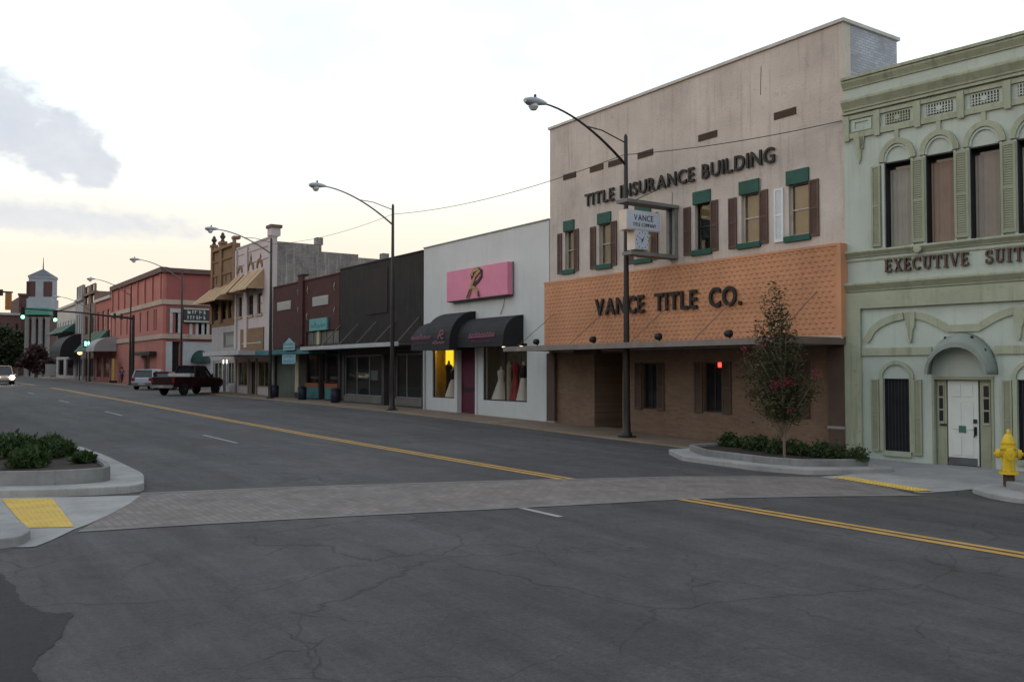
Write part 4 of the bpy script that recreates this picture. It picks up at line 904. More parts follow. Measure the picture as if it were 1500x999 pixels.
# ================================================================== dark metal-clad shop
M_CLAD = mat('dark_cladding', (.022, .020, .019), .8, .3, .9, .1, 30, streak=.5, grime=(.062, .058, .055))
M_CLAD2 = mat('rust_cladding', (.015, .010, .009), .8, .3, .9, .1, 30, streak=.5, grime=(.028, .02, .018))
M_FASC = mat('canopy_white', (.36, .36, .36), .7, .12, 2, .1, 30, speck=.3)
def metal_shop():
    S = Bld('metal_shop', 'dark metal-clad single-storey shop with rod-hung canopy', 497.5, 620)
    e = S.e; w = S.w; H = S.Z(560, 381.5); zc = S.Z(560, 512)
    wall(e, mat('shop_dark_wall', (.05, .045, .042), .8), 0, w, -.5, zc, [(.35, w*.52, .42, zc-.25), (w*.55, w*.66, -.4, zc-.25), (w*.68, w-.35, .42, zc-.25)], .2, .12, 'lower_wall')
    bx('body', M_CLAD, e, .004, w-.004, .32, 20, -.5, H-.4)
    q = MB(); n = 44
    bx('upper_back', M_CLAD, e, 0, w, .10, .32, zc, H)
    for k in range(n):
        x = w*k/n; q.box(x+.008, x+w/n-.008, 0, .10, zc+.02, H+.0); q.box(x+w/n*.4, x+w/n*.6, -.012, -.001, zc+.02, H-.01)
    q.build('cladding', M_CLAD, e)
    bx('patch_panel', M_CLAD2, e, w*.36, w*.62, -.045, -.031, S.Z(548, 460), H-.35)
    bx('parapet_cap', M_CLAD, e, 0, w, -.05, .2, H, H+.05)
    wd = window(e, .35, w*.52, .42, zc-.25, M_ALU, .18, .05, [('v', .33), ('v', .66)], mp=glass(), name='window'); window(e, w*.68, w-.35, .42, zc-.25, M_ALU, .18, .05, [('v', .4)], mp=glass(), name='window')
    d = window(e, w*.55, w*.66, .0, zc-.25, M_ALU, .5, .06, [('h', .38)], mp=darkglass(), name='door')
    for a, b in ((.35, w*.52), (w*.68, w-.35)): bx('bulkhead', mat('bulkhead_grey', (.13, .12, .11), .8, .2, 2), e, a, b, .1, .13, .06, .40)
    bx('display_white', mat('white_goods', (.30, .29, .27), .8, .2, 3), e, w*.36, w*.44, .27, .31, 1.25, 1.75)
    # canopy hung on five rods, spanning on over the right bay of the brick shop
    cz = at_x(520, 507, 18.85).z-S.o.z; xl = S.X(441, -1.15, 508); xr = S.X(600, -.9, 508)
    c = bx('canopy', M_CANOPY, e, xl, w-.25, -1.15, -.06, cz-.02, cz+.04); bx('canopy_fascia', M_FASC, c, xl-.02, w-.25, -1.19, -1.152, cz-.09, cz+.11); bx('canopy_edge', M_FASC, c, xl-.03, xl-.001, -1.15, -.06, cz-.08, cz+.10)
    for px, py in ((500, 476), (526, 474.5), (552, 471.5), (580, 469.5), (615, 465)):
        x, z = S.P(px, py); MB().tube([(x-.02, -.03, z), (x-.1, -1.12, cz+.1)], .035, 6).build('canopy_rod', M_CANOPY, c)
    return S
MSB = metal_shop()

# ================================================================== red-brown brick pair of shops
M_BRK = mat('maroon_brick', (.058, .017, .015), .85, .25, 1.0, .4, 40, brick=(.22, .075, .008, (.05, .02, .018), 'x'))
M_TEAL = mat('teal_paint', (.035, .135, .145), .7, .2, 2, .1, 30, speck=.2)
M_TEALS = mat('teal_sign', (.08, .26, .27), .6, .15, 3, .05, 30)
M_PALE = mat('pale_lettering', (.42, .44, .40), .7, .1, 4)
M_CREAMP = mat('cream_paint', (.36, .34, .22), .8, .12, 2, .1, 30)
def brick_shops():
    B = Bld('brick_shops', 'maroon brick single-storey pair of shops with teal canopy', 399.5, 497)
    e = B.e; w = B.w; H = B.Z(450, 411.5); xm0, xm1 = B.X(439.5, py=460), B.X(446, py=460); zc = B.Z(450, 507)
    tz1 = B.Z(470, 484.5); tz0 = zc+.05
    wall(e, M_BRK, 0, w, zc, H, [(xm1+.3, w-.1, tz0, tz1)], .25)
    lo = [(.25, xm0-1.0, -.4, zc-.35), (xm1+.25, xm1+(w-xm1)*.42, .9, zc-.3), (xm1+(w-xm1)*.44, xm1+(w-xm1)*.6, -.4, zc-.3), (xm1+(w-xm1)*.62, w-.25, .9, zc-.3)]
    wall(e, mat('shopfront_dark', (.035, .028, .026), .7), 0, w, -.5, zc-.002, lo, .25, .05, 'lower_wall')
    bx('body', M_BRK, e, .004, w-.004, .3, 20, -.5, H-.4)
    bx('coping', M_BRK, e, 0, w, -.05, .3, H, H+.07)
    q = MB(); q.box(xm0, xm1, -.14, -.001, zc+.1, H+.35); q.box(xm0-.05, xm1+.05, -.18, .25, H+.35, H+.45); q.build('pilaster', M_BRK, e)
    for a, b, c, d in ((407, 426.5, 441, 455), (458.5, 481, 434, 447.5)):
        x0, x1 = B.X(a, py=445), B.X(b, py=445); z = (B.Z((a+b)/2, (c+d)/2)); v = bx('vent', mat('vent_white', (.38, .37, .36), .7, .1, 3), e, x0, x1, -.04, -.001, z-.27, z+.27)
        for k in range(6): bx('vent_slat', mat('vent_slat_grey', (.30, .29, .28), .7, .1, 3), v, x0+.04, x1-.04, -.055, -.041, z-.24+k*.08, z-.20+k*.08)
    for px, py in ((437, 428), (437, 454), (451, 426), (450, 464), (490, 420), (490, 456)):
        x, z = B.P(px, py); MB().tube([(x, -.02, z-.18), (x+.05, -.07, z), (x+.06, -.03, z+.22)], .02, 5).build('anchor_hook', M_PALE, e)
    # upper transom of glass blocks and the teal sign
    wn = window(e, xm1+.3, w-.1, tz0, tz1, M_DKWOOD, .08, .05, [('v', t) for t in (.2, .4, .6, .8)], mp=mat('transom_glass', (.12, .115, .105), .25, .2, 3))
    bx('transom_post', M_CREAMP, e, B.X(464.5, py=495), B.X(468, py=495), -.03, .07, tz0, tz1)
    x0, x1 = B.X(454, -.1, 475), B.X(479.5, -.1, 475); z0, z1 = B.Z(466, 484, -.1), B.Z(466, 466.5, -.1)
    s = bx('wall_sign', M_TEALS, e, x0, x1, -.14, -.03, z0, z1); scribble(s, x0+.2, x1-.2, z0+.18, z1-.25, -.141, mat('sign_dark_print', (.03, .10, .10), .6), 5, .07, seed=4)
    # teal canopy and hanging sign on the left bay
    D = -1.1; cz = at_x(420, 516, 18.9).z-B.o.z
    c = bx('canopy', M_TEAL, e, -.25, B.X(452, D, 515), D, -.06, cz-.12, cz+.16)
    x0, x1 = B.X(414.5, D-.1, 515), B.X(433, D-.1, 515); za, zm, zm2, zb = (B.Z(424, p, D-.1) for p in (502, 513, 519.5, 533))
    Mh = mat('pale_teal_board', (.19, .34, .38), .6, .15, 3)
    q = MB(); q.box(x0+.1, x1-.15, D-.13, D-.08, zm, za); q.prism([(x0+.35, za), (x1-.4, za), ((x0+x1)/2, za+.28)], D-.13, D-.08); q.build('sign_board', Mh, c); bx('sign_board', Mh, c, x0-.05, x1, D-.13, D-.08, zb, zm2)
    for k in range(4): scribble(c, x0+.15, x1-.2, zb+.1+.28*k if k < 2 else zm+.1+.22*(k-2), zb+.26+.28*k if k < 2 else zm+.22+.22*(k-2), D-.131, M_TEAL, 7, .03, seed=20+k)
    # shop fronts
    bx('roller_shutter', mat('grey_green_shutter', (.085, .105, .09), .7, .15, 2, .2, 20), e, lo[0][0], lo[0][1], .2, .24, -.2, zc-.35)
    q = MB(); q.box(xm0-.75, xm0-.15, -.02, .049, .35, zc-.3); q.build('shop_post', M_CREAMP, e); bx('shop_post', mat('grey_green_post', (.17, .2, .17), .8), e, .02, .24, -.02, .049, .2, zc-.3)
    for h in (lo[1], lo[3]):
        window(e, *h, M_DKWOOD, .1, .06, [], mp=glass()); bx('bulkhead', M_TEAL, e, h[0]-.05, h[1]+.05, -.0, .049, .05, .72); bx('bulkhead_rail', mat('rust_orange', (.22, .06, .025), .7), e, h[0]-.05, h[1]+.05, -.02, .049, .722, .95)
        bx('shop_shelf', mat('pale_goods', (.2, .19, .17), .8, .3, 5), e, h[0]+.3, h[1]-.4, .2, .28, 1.2, 1.35)
    window(e, lo[2][0], lo[2][1], 0, lo[2][3], M_DKWOOD, .2, .08, [('h', .35)], name='door')
    return B
BSB = brick_shops()
for k, px in enumerate((402, 442.5, 491)):
    p = at_x(px, 590, 19.35); o = thing('trash_bin', ['round black litter bin beside the third lamp post', 'round black litter bin at the brick pilaster', 'round blue-black litter bin by the teal bulkhead'][k], 'bin', (19.35, p.y, sz(p.y)-.012), 0, 'litter bins before the brick shops')
    MB().lathe([(.22, 0), (.25, .05), (.27, .62), (.24, .66)], (0, 0, 0), 14).build('barrel', mat('bin_blue_black', (.012, .014, .03), .5), o, smooth=True); MB().lathe([(.28, .66), (.28, .70), (.18, .78), (.05, .80)], (0, 0, 0), 14).build('lid', M_BLK, o, smooth=True)

# ================================================================== two-storey fronts beyond: whitewashed and ochre
M_PWALL = mat('pinkish_whitewash', (.43, .375, .375), .9, .10, .8, .35, 25, streak=.3, grime=(.28, .23, .22), speck=.2)
M_OCH = mat('ochre_brick', (.190, .115, .066), .9, .2, .9, .35, 30, streak=.25, speck=.25, brick=(.25, .09, .008, (.14, .085, .04), 'x'))
M_WEATH = mat('weathered_brick_side', (.200, .182, .175), .95, .35, .9, .6, 14, streak=.8, grime=(.46, .46, .46), speck=.75, brick=(.25, .09, .008, (.14, .13, .125), 'y'))
M_GOLD = mat('gold_canvas', (.36, .25, .150), .8, .15, 2, .1, 30)
def shed_awning(label, B, x0, x1, z0, z1, D, m=M_GOLD, ribs=3, name='window_awning', group=None):
    o = thing(name, label, 'awning', B.wpt(x0, 0, z0), B.rz, group); w = x1-x0; h = z1-z0
    MB().prism_x([(-.004, h), (-.03, h), (D, .10), (D, 0), (D+.03, 0), (D+.03, .08), (-.004, h-.05)], 0, w).build('canvas', m, o)
    for s in (.0, w-.012): MB().prism_x([(-.004, h-.06), (D+.04, .08), (-.004, .08)], s+.001, s+.011).build('end_flap', m, o)
    for k in range(1, ribs): MB().tube([(w*k/ribs, -.03, h+.012), (w*k/ribs, D, .112)], .02, 5).build('rib', mat('gold_dark', (.3, .17, .07), .8), o)
    return o
def pink_building():
    B = Bld('whitewashed_building', 'pinkish-white two-storey shop building with gold awnings', 345, 398.5)
    e = B.e; w = B.w; H = B.Z(372, 357)
    wz1, wz0 = B.Z(372, 431), B.Z(372, 461); cols = [(349, 354.5), (363.5, 371), (376.5, 384)]; wx = [(B.X(a, py=445), B.X(b, py=445)) for a, b in cols]
    zc = B.Z(372, 521); sx0, sx1 = B.X(353.5, py=500), B.X(387, py=500); s0, s1 = B.Z(370, 512.5), B.Z(370, 481)
    wall(e, M_PWALL, 0, w, zc, H, [(a, b, wz0, wz1) for a, b in wx], .3)
    wall(e, M_PWALL, 0, w, -.5, zc-.002, [(.5, w*.36, .5, zc-.4), (w*.40, w*.58, -.4, zc-.4), (w*.62, w-.5, .5, zc-.4)], .3, .03, 'lower_wall')
    d1 = B.side(471, 360, w)[0]; d2 = B.side(525, 370, w)[0]; d3 = B.side(566, 380, w)[0]
    H1 = B.side(435, 356, w)[1]; H2 = B.side(500, 371, w)[1]; H3 = B.side(545, 379, w)[1]
    bx('side_wall', M_WEATH, e, .004, w, .3, d1, -.5, H1); bx('side_wall', M_WEATH, e, .004, w, d1+.002, d2, -.5, H2); bx('side_wall', M_WEATH, e, .004, w, d2+.002, d3+8, -.5, H3)
    bx('coping', M_FASC, e, -.02, w+.05, -.05, .34, H, H+.10)
    bx('chimney', M_WEATH, e, w-.5, w+.03, d1-.35, d1+.1, H1, H1+.5); bx('chimney', M_WEATH, e, w-.5, w+.03, d3-.3, d3+.2, H3, H3+.45)
    q = MB(); q.box(w-.75, w+.06, -.12, .5, H+.10, H+.62); q.build('corner_pier', M_PWALL, e); bx('pier_cap', mat('pier_cap_brown', (.12, .085, .07), .8), e, w-.85, w+.14, -.2, .6, H+.62, H+.82)
    for a, b in ((0, .35), (w*.28, w*.36), (w-.55, w-.06)): bx('pilaster', M_PWALL, e, a, b, -.12, -.001, zc+.6, H-.1)
    for px in (368, 382):
        x, z = B.P(px, 379); MB().prism([(x-.17, z), (x, z+.38), (x+.17, z), (x, z-.38)], -.03, -.001).build('diamond_vent', M_VENT, e)
    for a, b in wx:
        window(e, a, b, wz0, wz1, M_DKWOOD, .1, .07, [('h', .5)]); q = bx('sill', M_GOLD, e, a-.1, b+.1, -.1, .05, wz0-.15, wz0-.002)
        MB().strip(arc((a+b)/2, wz1+1.75, (b-a)/2, 0, 180, 8), .25, -.06, -.002).build('arch_moulding', M_OCH, e)
    wall(e, M_OCH, sx0, sx1, s0, s1, [(sx0+.35, sx1-.35, s0+.45, s1-1.0)], .08, -.09, 'sign_surround')
    sg = bx('wall_sign', mat('pale_board', (.42, .45, .46), .6, .1, 3), e, sx0+.3, sx1-.3, -.085, -.01, s0+.40, s1-.95); bx('sign_mark', M_TEALS, sg, sx1-1.0, sx1-.5, -.092, -.086, s0+.6, s1-1.1)
    for k in range(2): bx('string_course', M_PWALL, e, .35, w-.6, -.05, -.001, H-.5-k*.8, H-.38-k*.8)
    # flat canopy carried across both fronts
    cz = at_x(345, 518, 17.75).z-B.o.z; D = -2.2; xl = B.X(297, D, 517)
    c = bx('canopy', M_FASC, e, xl, w-.05, D, -.14, cz-.08, cz+.22)
    for k in range(2): window(e, *[(.5, w*.36), (w*.62, w-.5)][k], .5, zc-.4, mat('tan_frame', (.22, .17, .12), .7), .1, .09, [('v', .5)], mp=glass())
    for k in range(2): bx('shop_backdrop', mat('olive_display', (.17, .155, .06), .9, .3, 2), e, *[(.5, w*.36), (w*.62, w-.5)][k], .24, .28, .5, zc-.4)
    window(e, w*.40, w*.58, 0, zc-.4, M_DKWOOD, .2, .09, [], name='door')
    for x in (.12, w*.38, w*.60, w-.3): bx('shop_pier', mat('tan_pier', (.24, .18, .125), .85, .2, 2), e, x-.12, x+.14, -.04, .029, -.3, zc-.2)
    zq0, zq1 = B.Z(372, 428), B.Z(372, 405)
    for k, (a, b) in enumerate(wx):
        shed_awning(['gold canvas awning over the left window of the whitewashed front', 'gold canvas awning over the middle window of the whitewashed front', 'gold canvas awning over the right window of the whitewashed front'][k], B, a-.35, b+.35, zq0, zq1+.35, -1.25, ribs=2, group='gold awnings of the upper storeys')
    return B
PB = pink_building()
def ochre_building():
    B = Bld('ochre_building', 'narrow ochre brick building with roof urns and one wide gold awning', 309.5, 344.8)
    e = B.e; w = B.w; H = B.Z(327, 363)
    wz1, wz0 = B.Z(327, 443), B.Z(327, 468); zc = B.Z(327, 478); wx = [(w*.10, w*.30), (w*.40, w*.60), (w*.70, w*.90)]
    wall(e, M_OCH, 0, w, zc, H, [(a, b, wz0, wz1) for a, b in wx], .3); z2 = B.Z(327, 521)
    wall(e, mat('grey_front', (.30, .29, .30), .85, .15, 1), 0, w, -.5, zc-.002, [(.4, w*.45, .5, z2-.4), (w*.5, w*.62, -.4, z2-.4), (w*.66, w-.4, .5, z2-.4), (w*.5, w*.92, z2+.6, zc-.5)], .3, .02, 'lower_wall')
    bx('body', M_OCH, e, .004, w-.004, .32, 18, -.5, H-.6)
    for x0, x1 in ((0, .5), (w*.36, w*.47), (w-.5, w)): q = MB(); q.box(x0, x1, -.14, -.001, zc+.3, H+.3); q.box(x0-.06, x1+.06, -.2, .3, H+.3, H+.5); q.build('pier', M_OCH, e)
    bx('cornice', M_OCH, e, .5, w-.5, -.18, .1, H-.15, H+.1)
    for k in range(3): bx('corbel_band', M_OCH, e, .5, w-.5, -.08, -.001, H-1.0-k*1.1, H-.85-k*1.1)
    for x in (w*.2, w*.6, w*.8): MB().prism([(x-.16, H-2.4), (x, H-2.05), (x+.16, H-2.4), (x, H-2.75)], -.03, -.001).build('diamond_vent', M_VENT, e)
    for x in (.25, w*.415): MB().lathe([(.12, 0), (.16, .08), (.10, .18), (.20, .32), (.22, .42), (.12, .52), (.14, .58), (.04, .72)], (x, .05, H+.5), 12).build('roof_urn', M_VENT, e, smooth=True)
    for a, b in wx: window(e, a, b, wz0, wz1, M_DKWOOD, .1, .08, [('h', .5)])
    window(e, w*.5, w*.92, z2+.6, zc-.5, mat('lavender_frame', (.15, .13, .16), .7), .1, .2, [], mp=mat('grey_green_board', (.21, .23, .19), .8, .15, 2))
    for h in ((.4, w*.45), (w*.66, w-.4)): window(e, *h, .5, z2-.4, mat('pale_frame', (.32, .31, .31), .7), .1, .15, [('v', .5)], mp=glass()); bx('shop_backdrop', mat('olive_display', (.17, .155, .06)), e, *h, .25, .29, .5, z2-.4)
    for k in range(2): MB().lathe([(.02, 0), (.04, .06), (.04, .26), (.02, .30)], (w*.72+.8*k, -.35, z2-.62), 8).build('wall_lamp', emis('lamp_white', (1, .95, .8), .5), e)
    window(e, w*.5, w*.62, 0, z2-.4, M_DKWOOD, .2, .1, [], name='door')
    shed_awning('wide gold canvas awning across the ochre brick front', B, -.1, w-.1, B.Z(327, 445), B.Z(327, 419), -1.5, ribs=7, group='gold awnings of the upper storeys')
    return B
OB = ochre_building()

# ================================================================== salmon corner building beyond the side street
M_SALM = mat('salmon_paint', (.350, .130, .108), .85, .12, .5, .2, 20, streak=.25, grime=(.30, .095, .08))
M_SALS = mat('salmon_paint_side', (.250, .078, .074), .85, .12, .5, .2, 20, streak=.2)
M_BAND = mat('band_cream', (.36, .28, .23), .8, .15, 1)
def salmon_building():
    B = Bld('corner_building', 'three-storey salmon painted corner building with cream bands', 163, 237)
    e = B.e; w = B.w; H = B.Z(237, 400)
    z1 = lambda py: B.Z(237, py)
    rows = [(z1(482), z1(451)), (z1(436), z1(409))]; holes = []
    for k in range(7):
        c = w*(.08+.135*k); holes.append((c-.32, c+.32, *rows[0])) if k != 6 else [holes.append((c-.75+.8*j, c-.25+.8*j, *rows[0])) for j in (0, 1)]
    wall(e, M_SALM, 0, w+.28, -.5, H, holes+[(w*.70, w*.80, 1.0, 2.9), (w*.4, w*.46, 0, 3)], .3)
    D = B.side(330, 420, w)[0]
    Ls = B.side
    # side wall toward the camera: built in its own turned frame
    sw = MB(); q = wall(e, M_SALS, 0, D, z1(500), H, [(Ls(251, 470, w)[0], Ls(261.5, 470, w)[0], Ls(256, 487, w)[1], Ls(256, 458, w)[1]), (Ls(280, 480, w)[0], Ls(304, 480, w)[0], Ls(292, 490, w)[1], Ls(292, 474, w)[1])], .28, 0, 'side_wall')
    q.rotation_euler = (0, 0, math.pi/2); q.location = (w+.28, .31, 0)
    q = wall(e, mat('pale_shopfront', (.36, .37, .39), .8, .12, 1), 0, D, -.5, z1(500)-.002, [(Ls(246, 530, w)[0], Ls(262, 530, w)[0], 1.0, 4.2)], .28, 0, 'side_shopfront'); q.rotation_euler = (0, 0, math.pi/2); q.location = (w+.28, .31, 0)
    bx('body', M_SALM, e, .004, w-.01, .31, D, -.5, H-.5)
    for za, zb, o in ((z1(439), z1(446), .15), (z1(489), z1(496), .15)):
        q = MB(); q.box(-.02, w+.28+o, -o, -.001, zb, za); q.box(w+.281, w+.28+o, -.001, D, zb, za); q.build('band', M_BAND, e)
    q = MB(); q.box(-.05, w+.6, -.3, .3, H, H+.5); q.box(w+.0, w+.6, .301, D, H, H+.45); q.build('cornice', mat('cornice_brown', (.11, .06, .055), .8), e)
    for k in range(8):
        x = w*(.02+.137*k); bx('wall_rib', M_SALM, e, x-.18, x+.18, -.12, -.001, z1(437), H-.05)
        if k < 7: bx('sunk_panel', M_SALS, e, x+.25, x+.32, -.02, -.001, z1(437), H-.4)
    for h in holes: window(e, h[0], h[1], h[2], h[3], M_SALS, .12, .06, [], mp=darkglass())
    window(e, w*.70, w*.80, 1.0, 2.9, M_BAND, .1, .1, [('v', .5)]); window(e, w*.4, w*.46, 0, 3, mat('grey_door', (.25, .25, .28), .7), .1, .2, [], name='door')
    bx('window_box', M_BLK, e, w*.64, w*.92, -.7, -.02, 2.9, 3.25)
    x = w+.28
    def sidebox(name, m, y0, y1, z0, z1_, out=.1): return bx(name, m, e, x+.001, x+out, y0, y1, z0, z1_)
    a, b = Ls(251, 470, x)[0], Ls(261.5, 470, x)[0]; sidebox('window_hood', M_FASC, a-.15, b+.35, Ls(256, 458, x)[1], Ls(256, 452, x)[1], .15)
    bx('pane', darkglass(), e, x-.2, x-.18, a, b, Ls(256, 487, x)[1], Ls(256, 458, x)[1])
    for px in (250.6, 262.5): y = Ls(px, 470, x)[0]; sidebox('jamb_trim', M_FASC, y-.12, y+.12, Ls(256, 488, x)[1], Ls(256, 458, x)[1], .08)
    a, b = Ls(279.5, 480, x)[0], Ls(304.5, 480, x)[0]; bx('pane', darkglass(), e, x-.2, x-.18, a, b, Ls(292, 490, x)[1], Ls(292, 474, x)[1])
    for t in (0, .35, .7, 1): sidebox('mullion', M_FASC, a+(b-a)*t-.13, a+(b-a)*t+.13, Ls(292, 490, x)[1], Ls(292, 474, x)[1], .08)
    sidebox('sill', M_BAND, a-.2, b+.2, Ls(292, 497, x)[1], Ls(292, 490.5, x)[1], .25)
    s = sidebox('wall_sign', mat('sign_black', (.03, .032, .035), .6), Ls(268, 460, x)[0], Ls(305, 460, x)[0], Ls(286, 473, x)[1], Ls(286, 451, x)[1], .3)
    y0, y1, za, zb = Ls(268, 460, x)[0], Ls(305, 460, x)[0], Ls(286, 451, x)[1], Ls(286, 473, x)[1]; q = MB()
    for zz in (za-.12, zb+.12):
        for k in range(22): yy = y0+(y1-y0)*(k+.5)/22; q.box(x+.301, x+.31, yy-.045, yy+.045, zz-.07, zz+.07)
    q.build('sign_border', M_PALE, s)
    for k in range(2):
        r = random.Random(k+2); q = MB(); yy = y0+.35
        while yy < y1-.4:
            l = r.uniform(.15, .4); q.box(x+.301, x+.311, yy, yy+.07, zb+.32+.52*(1-k), zb+.68+.52*(1-k)); q.box(x+.301, x+.309, yy+.072, yy+l*.7, zb+.32+.52*(1-k)+r.choice([0, .15, .28]), zb+.40+.52*(1-k)+.15); yy += l+.06
        q.build('lettering', M_PALE, s)
    bx('pane', darkglass(), e, x-.2, x-.18, Ls(246, 530, x)[0], Ls(262, 530, x)[0], 1.0, 4.2)
    # round dark green awning at the side door
    y0 = Ls(279, 540, x)[0]; y1 = Ls(308, 540, x)[0]; zt = Ls(292, 513, x)[1]; aw = thing('dome_awning', 'dark green domed awning on the side of the salmon building', 'awning', B.wpt(x+.002, y0, 2.2), B.rz)
    q = MB(); R_ = (y1-y0)/2; n = 10; hh = zt-2.2
    for i in range(6):
        t = i/5*math.pi/2; q.v += [(R_*.9*math.sin(t)*math.sin(math.pi*k/n), R_-R_*math.cos(math.pi*k/n)*(1 if i else .02)*math.sin(t) if i else R_, hh*math.cos(t)) for k in range(n+1)]
    q.f = [(i*(n+1)+k, i*(n+1)+k+1, (i+1)*(n+1)+k+1, (i+1)*(n+1)+k) for i in range(5) for k in range(n)]
    q.build('canvas', mat('dark_green_canvas', (.012, .035, .032), .7), aw, smooth=True, fix=False)
    return B
SB = salmon_building()

# ================================================================== the far block
def far_front(name, label, pxl, pxr, H, m, cols, rows, mw, X=20.0, D=14, rot=0, cap=None, band=None, ww=.5):
    B = Bld(name, label, pxl, pxr, X=X); e = B.e; w = B.w; holes = []
    for z0, z1 in rows:
        for k in range(cols): c = w*(k+.5)/cols; holes.append((c-ww/2*w/cols, c+ww/2*w/cols, z0, z1))
    holes.append((w*.08, w*.42, .4, 2.9)); holes.append((w*.55, w*.92, .4, 2.9))
    wall(e, m, 0, w, -.5, H, holes, .3)
    bx('body', m, e, .004, w-.004, .3, D, -.5, H-.3)
    for h in holes: window(e, *h, mw, .1, .1, [], mp=darkglass())
    bx('cornice', cap or m, e, -.02, w+.02, -.25, .3, H, H+.35)
    if band: bx('band', band, e, 0, w, -.12, -.001, H*.52, H*.52+.3)
    return B
hgt = lambda px, py: at_x(px, py, 20).z-sz(at_x(px, 540, 20).y)
M_FB = mat('far_brown_brick', (.155, .105, .085), .9, .2, .6); M_FR = mat('far_red_brick', (.30, .10, .085), .9, .2, .6); M_FW = mat('far_white', (.42, .40, .38), .9, .12, .5); M_FG = mat('far_grey', (.30, .29, .29), .9, .15, .5); M_FD = mat('far_dark_brick', (.085, .045, .042), .9, .2, .5)
FRB = far_front('row_house_front', 'red brick front with pale parapet left of the salmon building', 139.5, 162.6, hgt(150, 441), M_FR, 3, [(5.2, 8.6)], M_FR, cap=M_FW)
FBB = far_front('tall_brick_front', 'tall brown brick front on the far block', 121.5, 139, hgt(131, 433), M_FB, 2, [(6, 8.5), (10, 12.5)], M_FB)
bx('parapet', M_FB, FBB.e, .0, FBB.w, .301, 14, hgt(131, 433)-.4, hgt(131, 433)+.3)
FGB = far_front('grey_front', 'narrow grey front between white and brown far fronts', 110.5, 121.3, hgt(116, 442), M_FG, 3, [(5.5, 9), (10.5, 13)], M_FG)
FWB = far_front('white_front', 'white two-storey front with green shade on the far block', 82.5, 110.3, hgt(96, 452), M_FW, 7, [(6.0, 8.6)], M_FW, ww=.4)
shed_awning('dark green canvas shade high on the white far front', FWB, .2, FWB.w-.2, hgt(96, 490), hgt(96, 477), -1.6, M_GRN, 5, 'shop_canopy')
shed_awning('green canvas awning over the shop of the red brick front', FRB, -2.0, FRB.w-1.5, 3.6, 6.2, -2.2, mat('green_canvas', (.03, .085, .06), .8), 4, 'shop_canopy')
A3 = thing('shop_awning', 'grey dome awning beside the salmon building', 'awning', FRB.wpt(FRB.w-1.6, -.02, 0), FRB.rz); bullnose(A3, 0, 5.2, 5.2, 3.5, -2.4, M_FG)
A4 = thing('shop_awning', 'dark vaulted awning on the far grey front', 'awning', FGB.wpt(-6, -.02, 0), FGB.rz); bullnose(A4, 0, 10.5, 6.3, 3.2, -2.6, M_AWN)
p = at_x(166, 540, 19.3); yb_ = thing('yellow_stand', 'tall ochre yellow panel stand before the salmon building', 'stand', (19.3, p.y, sz(p.y)-.02), -math.pi/2)
bx('panel', mat('ochre_yellow', (.36, .23, .04), .7), yb_, -.7, .7, -.05, .05, .25, 2.7); [bx('leg', M_BLK, yb_, x, x+.08, -.3, .3, 0, .27) for x in (-.6, .5)]
p = at_x(115, 540, 19.0)
lmp = thing('street_lantern', 'glowing lantern under the dark vaulted far awning', 'lamp', (18.6, at_x(116.5, 540, 18.6).y, sz(130)-.02)); MB().tube([(0, 0, 0), (0, 0, 3.3)], .07, 8).build('post', M_BLK, lmp); MB().lathe([(.1, 0), (.28, .15), (.3, .8), (.12, 1.0)], (0, 0, 3.3), 10).build('globe', emis('lamp_orange', (1, .62, .28), .35), lmp)

# the shops across the street, left of the picture: they shade the fronts and show in their windows
def across(name, label, y0, y1, H, m, cols):
    t = thing(name, label, 'building', (-.2, y0, gz(-.2, y0)+.1), math.pi/2); w = y1-y0
    holes = [(w*(k+.25)/cols, w*(k+.75)/cols, 5.0, 7.0) for k in range(cols)]+[(w*(k+.1)/cols, w*(k+.9)/cols, .5, 3.0) for k in range(cols)]
    wall(t, m, 0, w, -.6, H, holes, .3); bx('body', m, t, .01, w-.01, .3, 14, -.6, H-.4); bx('cornice', m, t, 0, w, -.25, .3, H, H+.35)
    for h in holes: window(t, *h, M_DKWOOD, .1, .08, [('v', .5)])
across('opposite_shop', 'plain brown brick shop on the camera side of the street', 24.5, 40, 8.6, M_FB, 5)
across('opposite_shop', 'grey plaster shop on the camera side of the street', 40.1, 54, 7.9, M_FG, 4)
across('opposite_shop', 'dark brick shop on the camera side of the street', 54.1, 70, 9.4, M_FD, 5)
across('opposite_shop', 'long brown row on the camera side of the street beyond the side street', 86, 130, 9.0, M_FB, 12)
across('opposite_shop', 'long dark row at the far camera side of the street', 130.1, 300, 9.5, M_FD, 30)
across('opposite_shop', 'brown corner shop behind the camera', -34, -6, 8.6, M_FB, 8)
walk_strip_l = MB()
for y in np.arange(33.2, 180, 4.0):
    walk_strip_l.v += [(1.8, y, gz(1.8, y)-.1), (1.8, y, gz(1.8, y)+.13), (-.3, y, gz(-.3, y)+.15)]
n_ = len(walk_strip_l.v)//3; walk_strip_l.f = [(i*3+k, i*3+k+1, i*3+k+4, i*3+k+3) for i in range(n_-1) for k in (0, 1)]
walk_strip_l.build('sidewalk', M_WALK)['kind'] = 'structure'

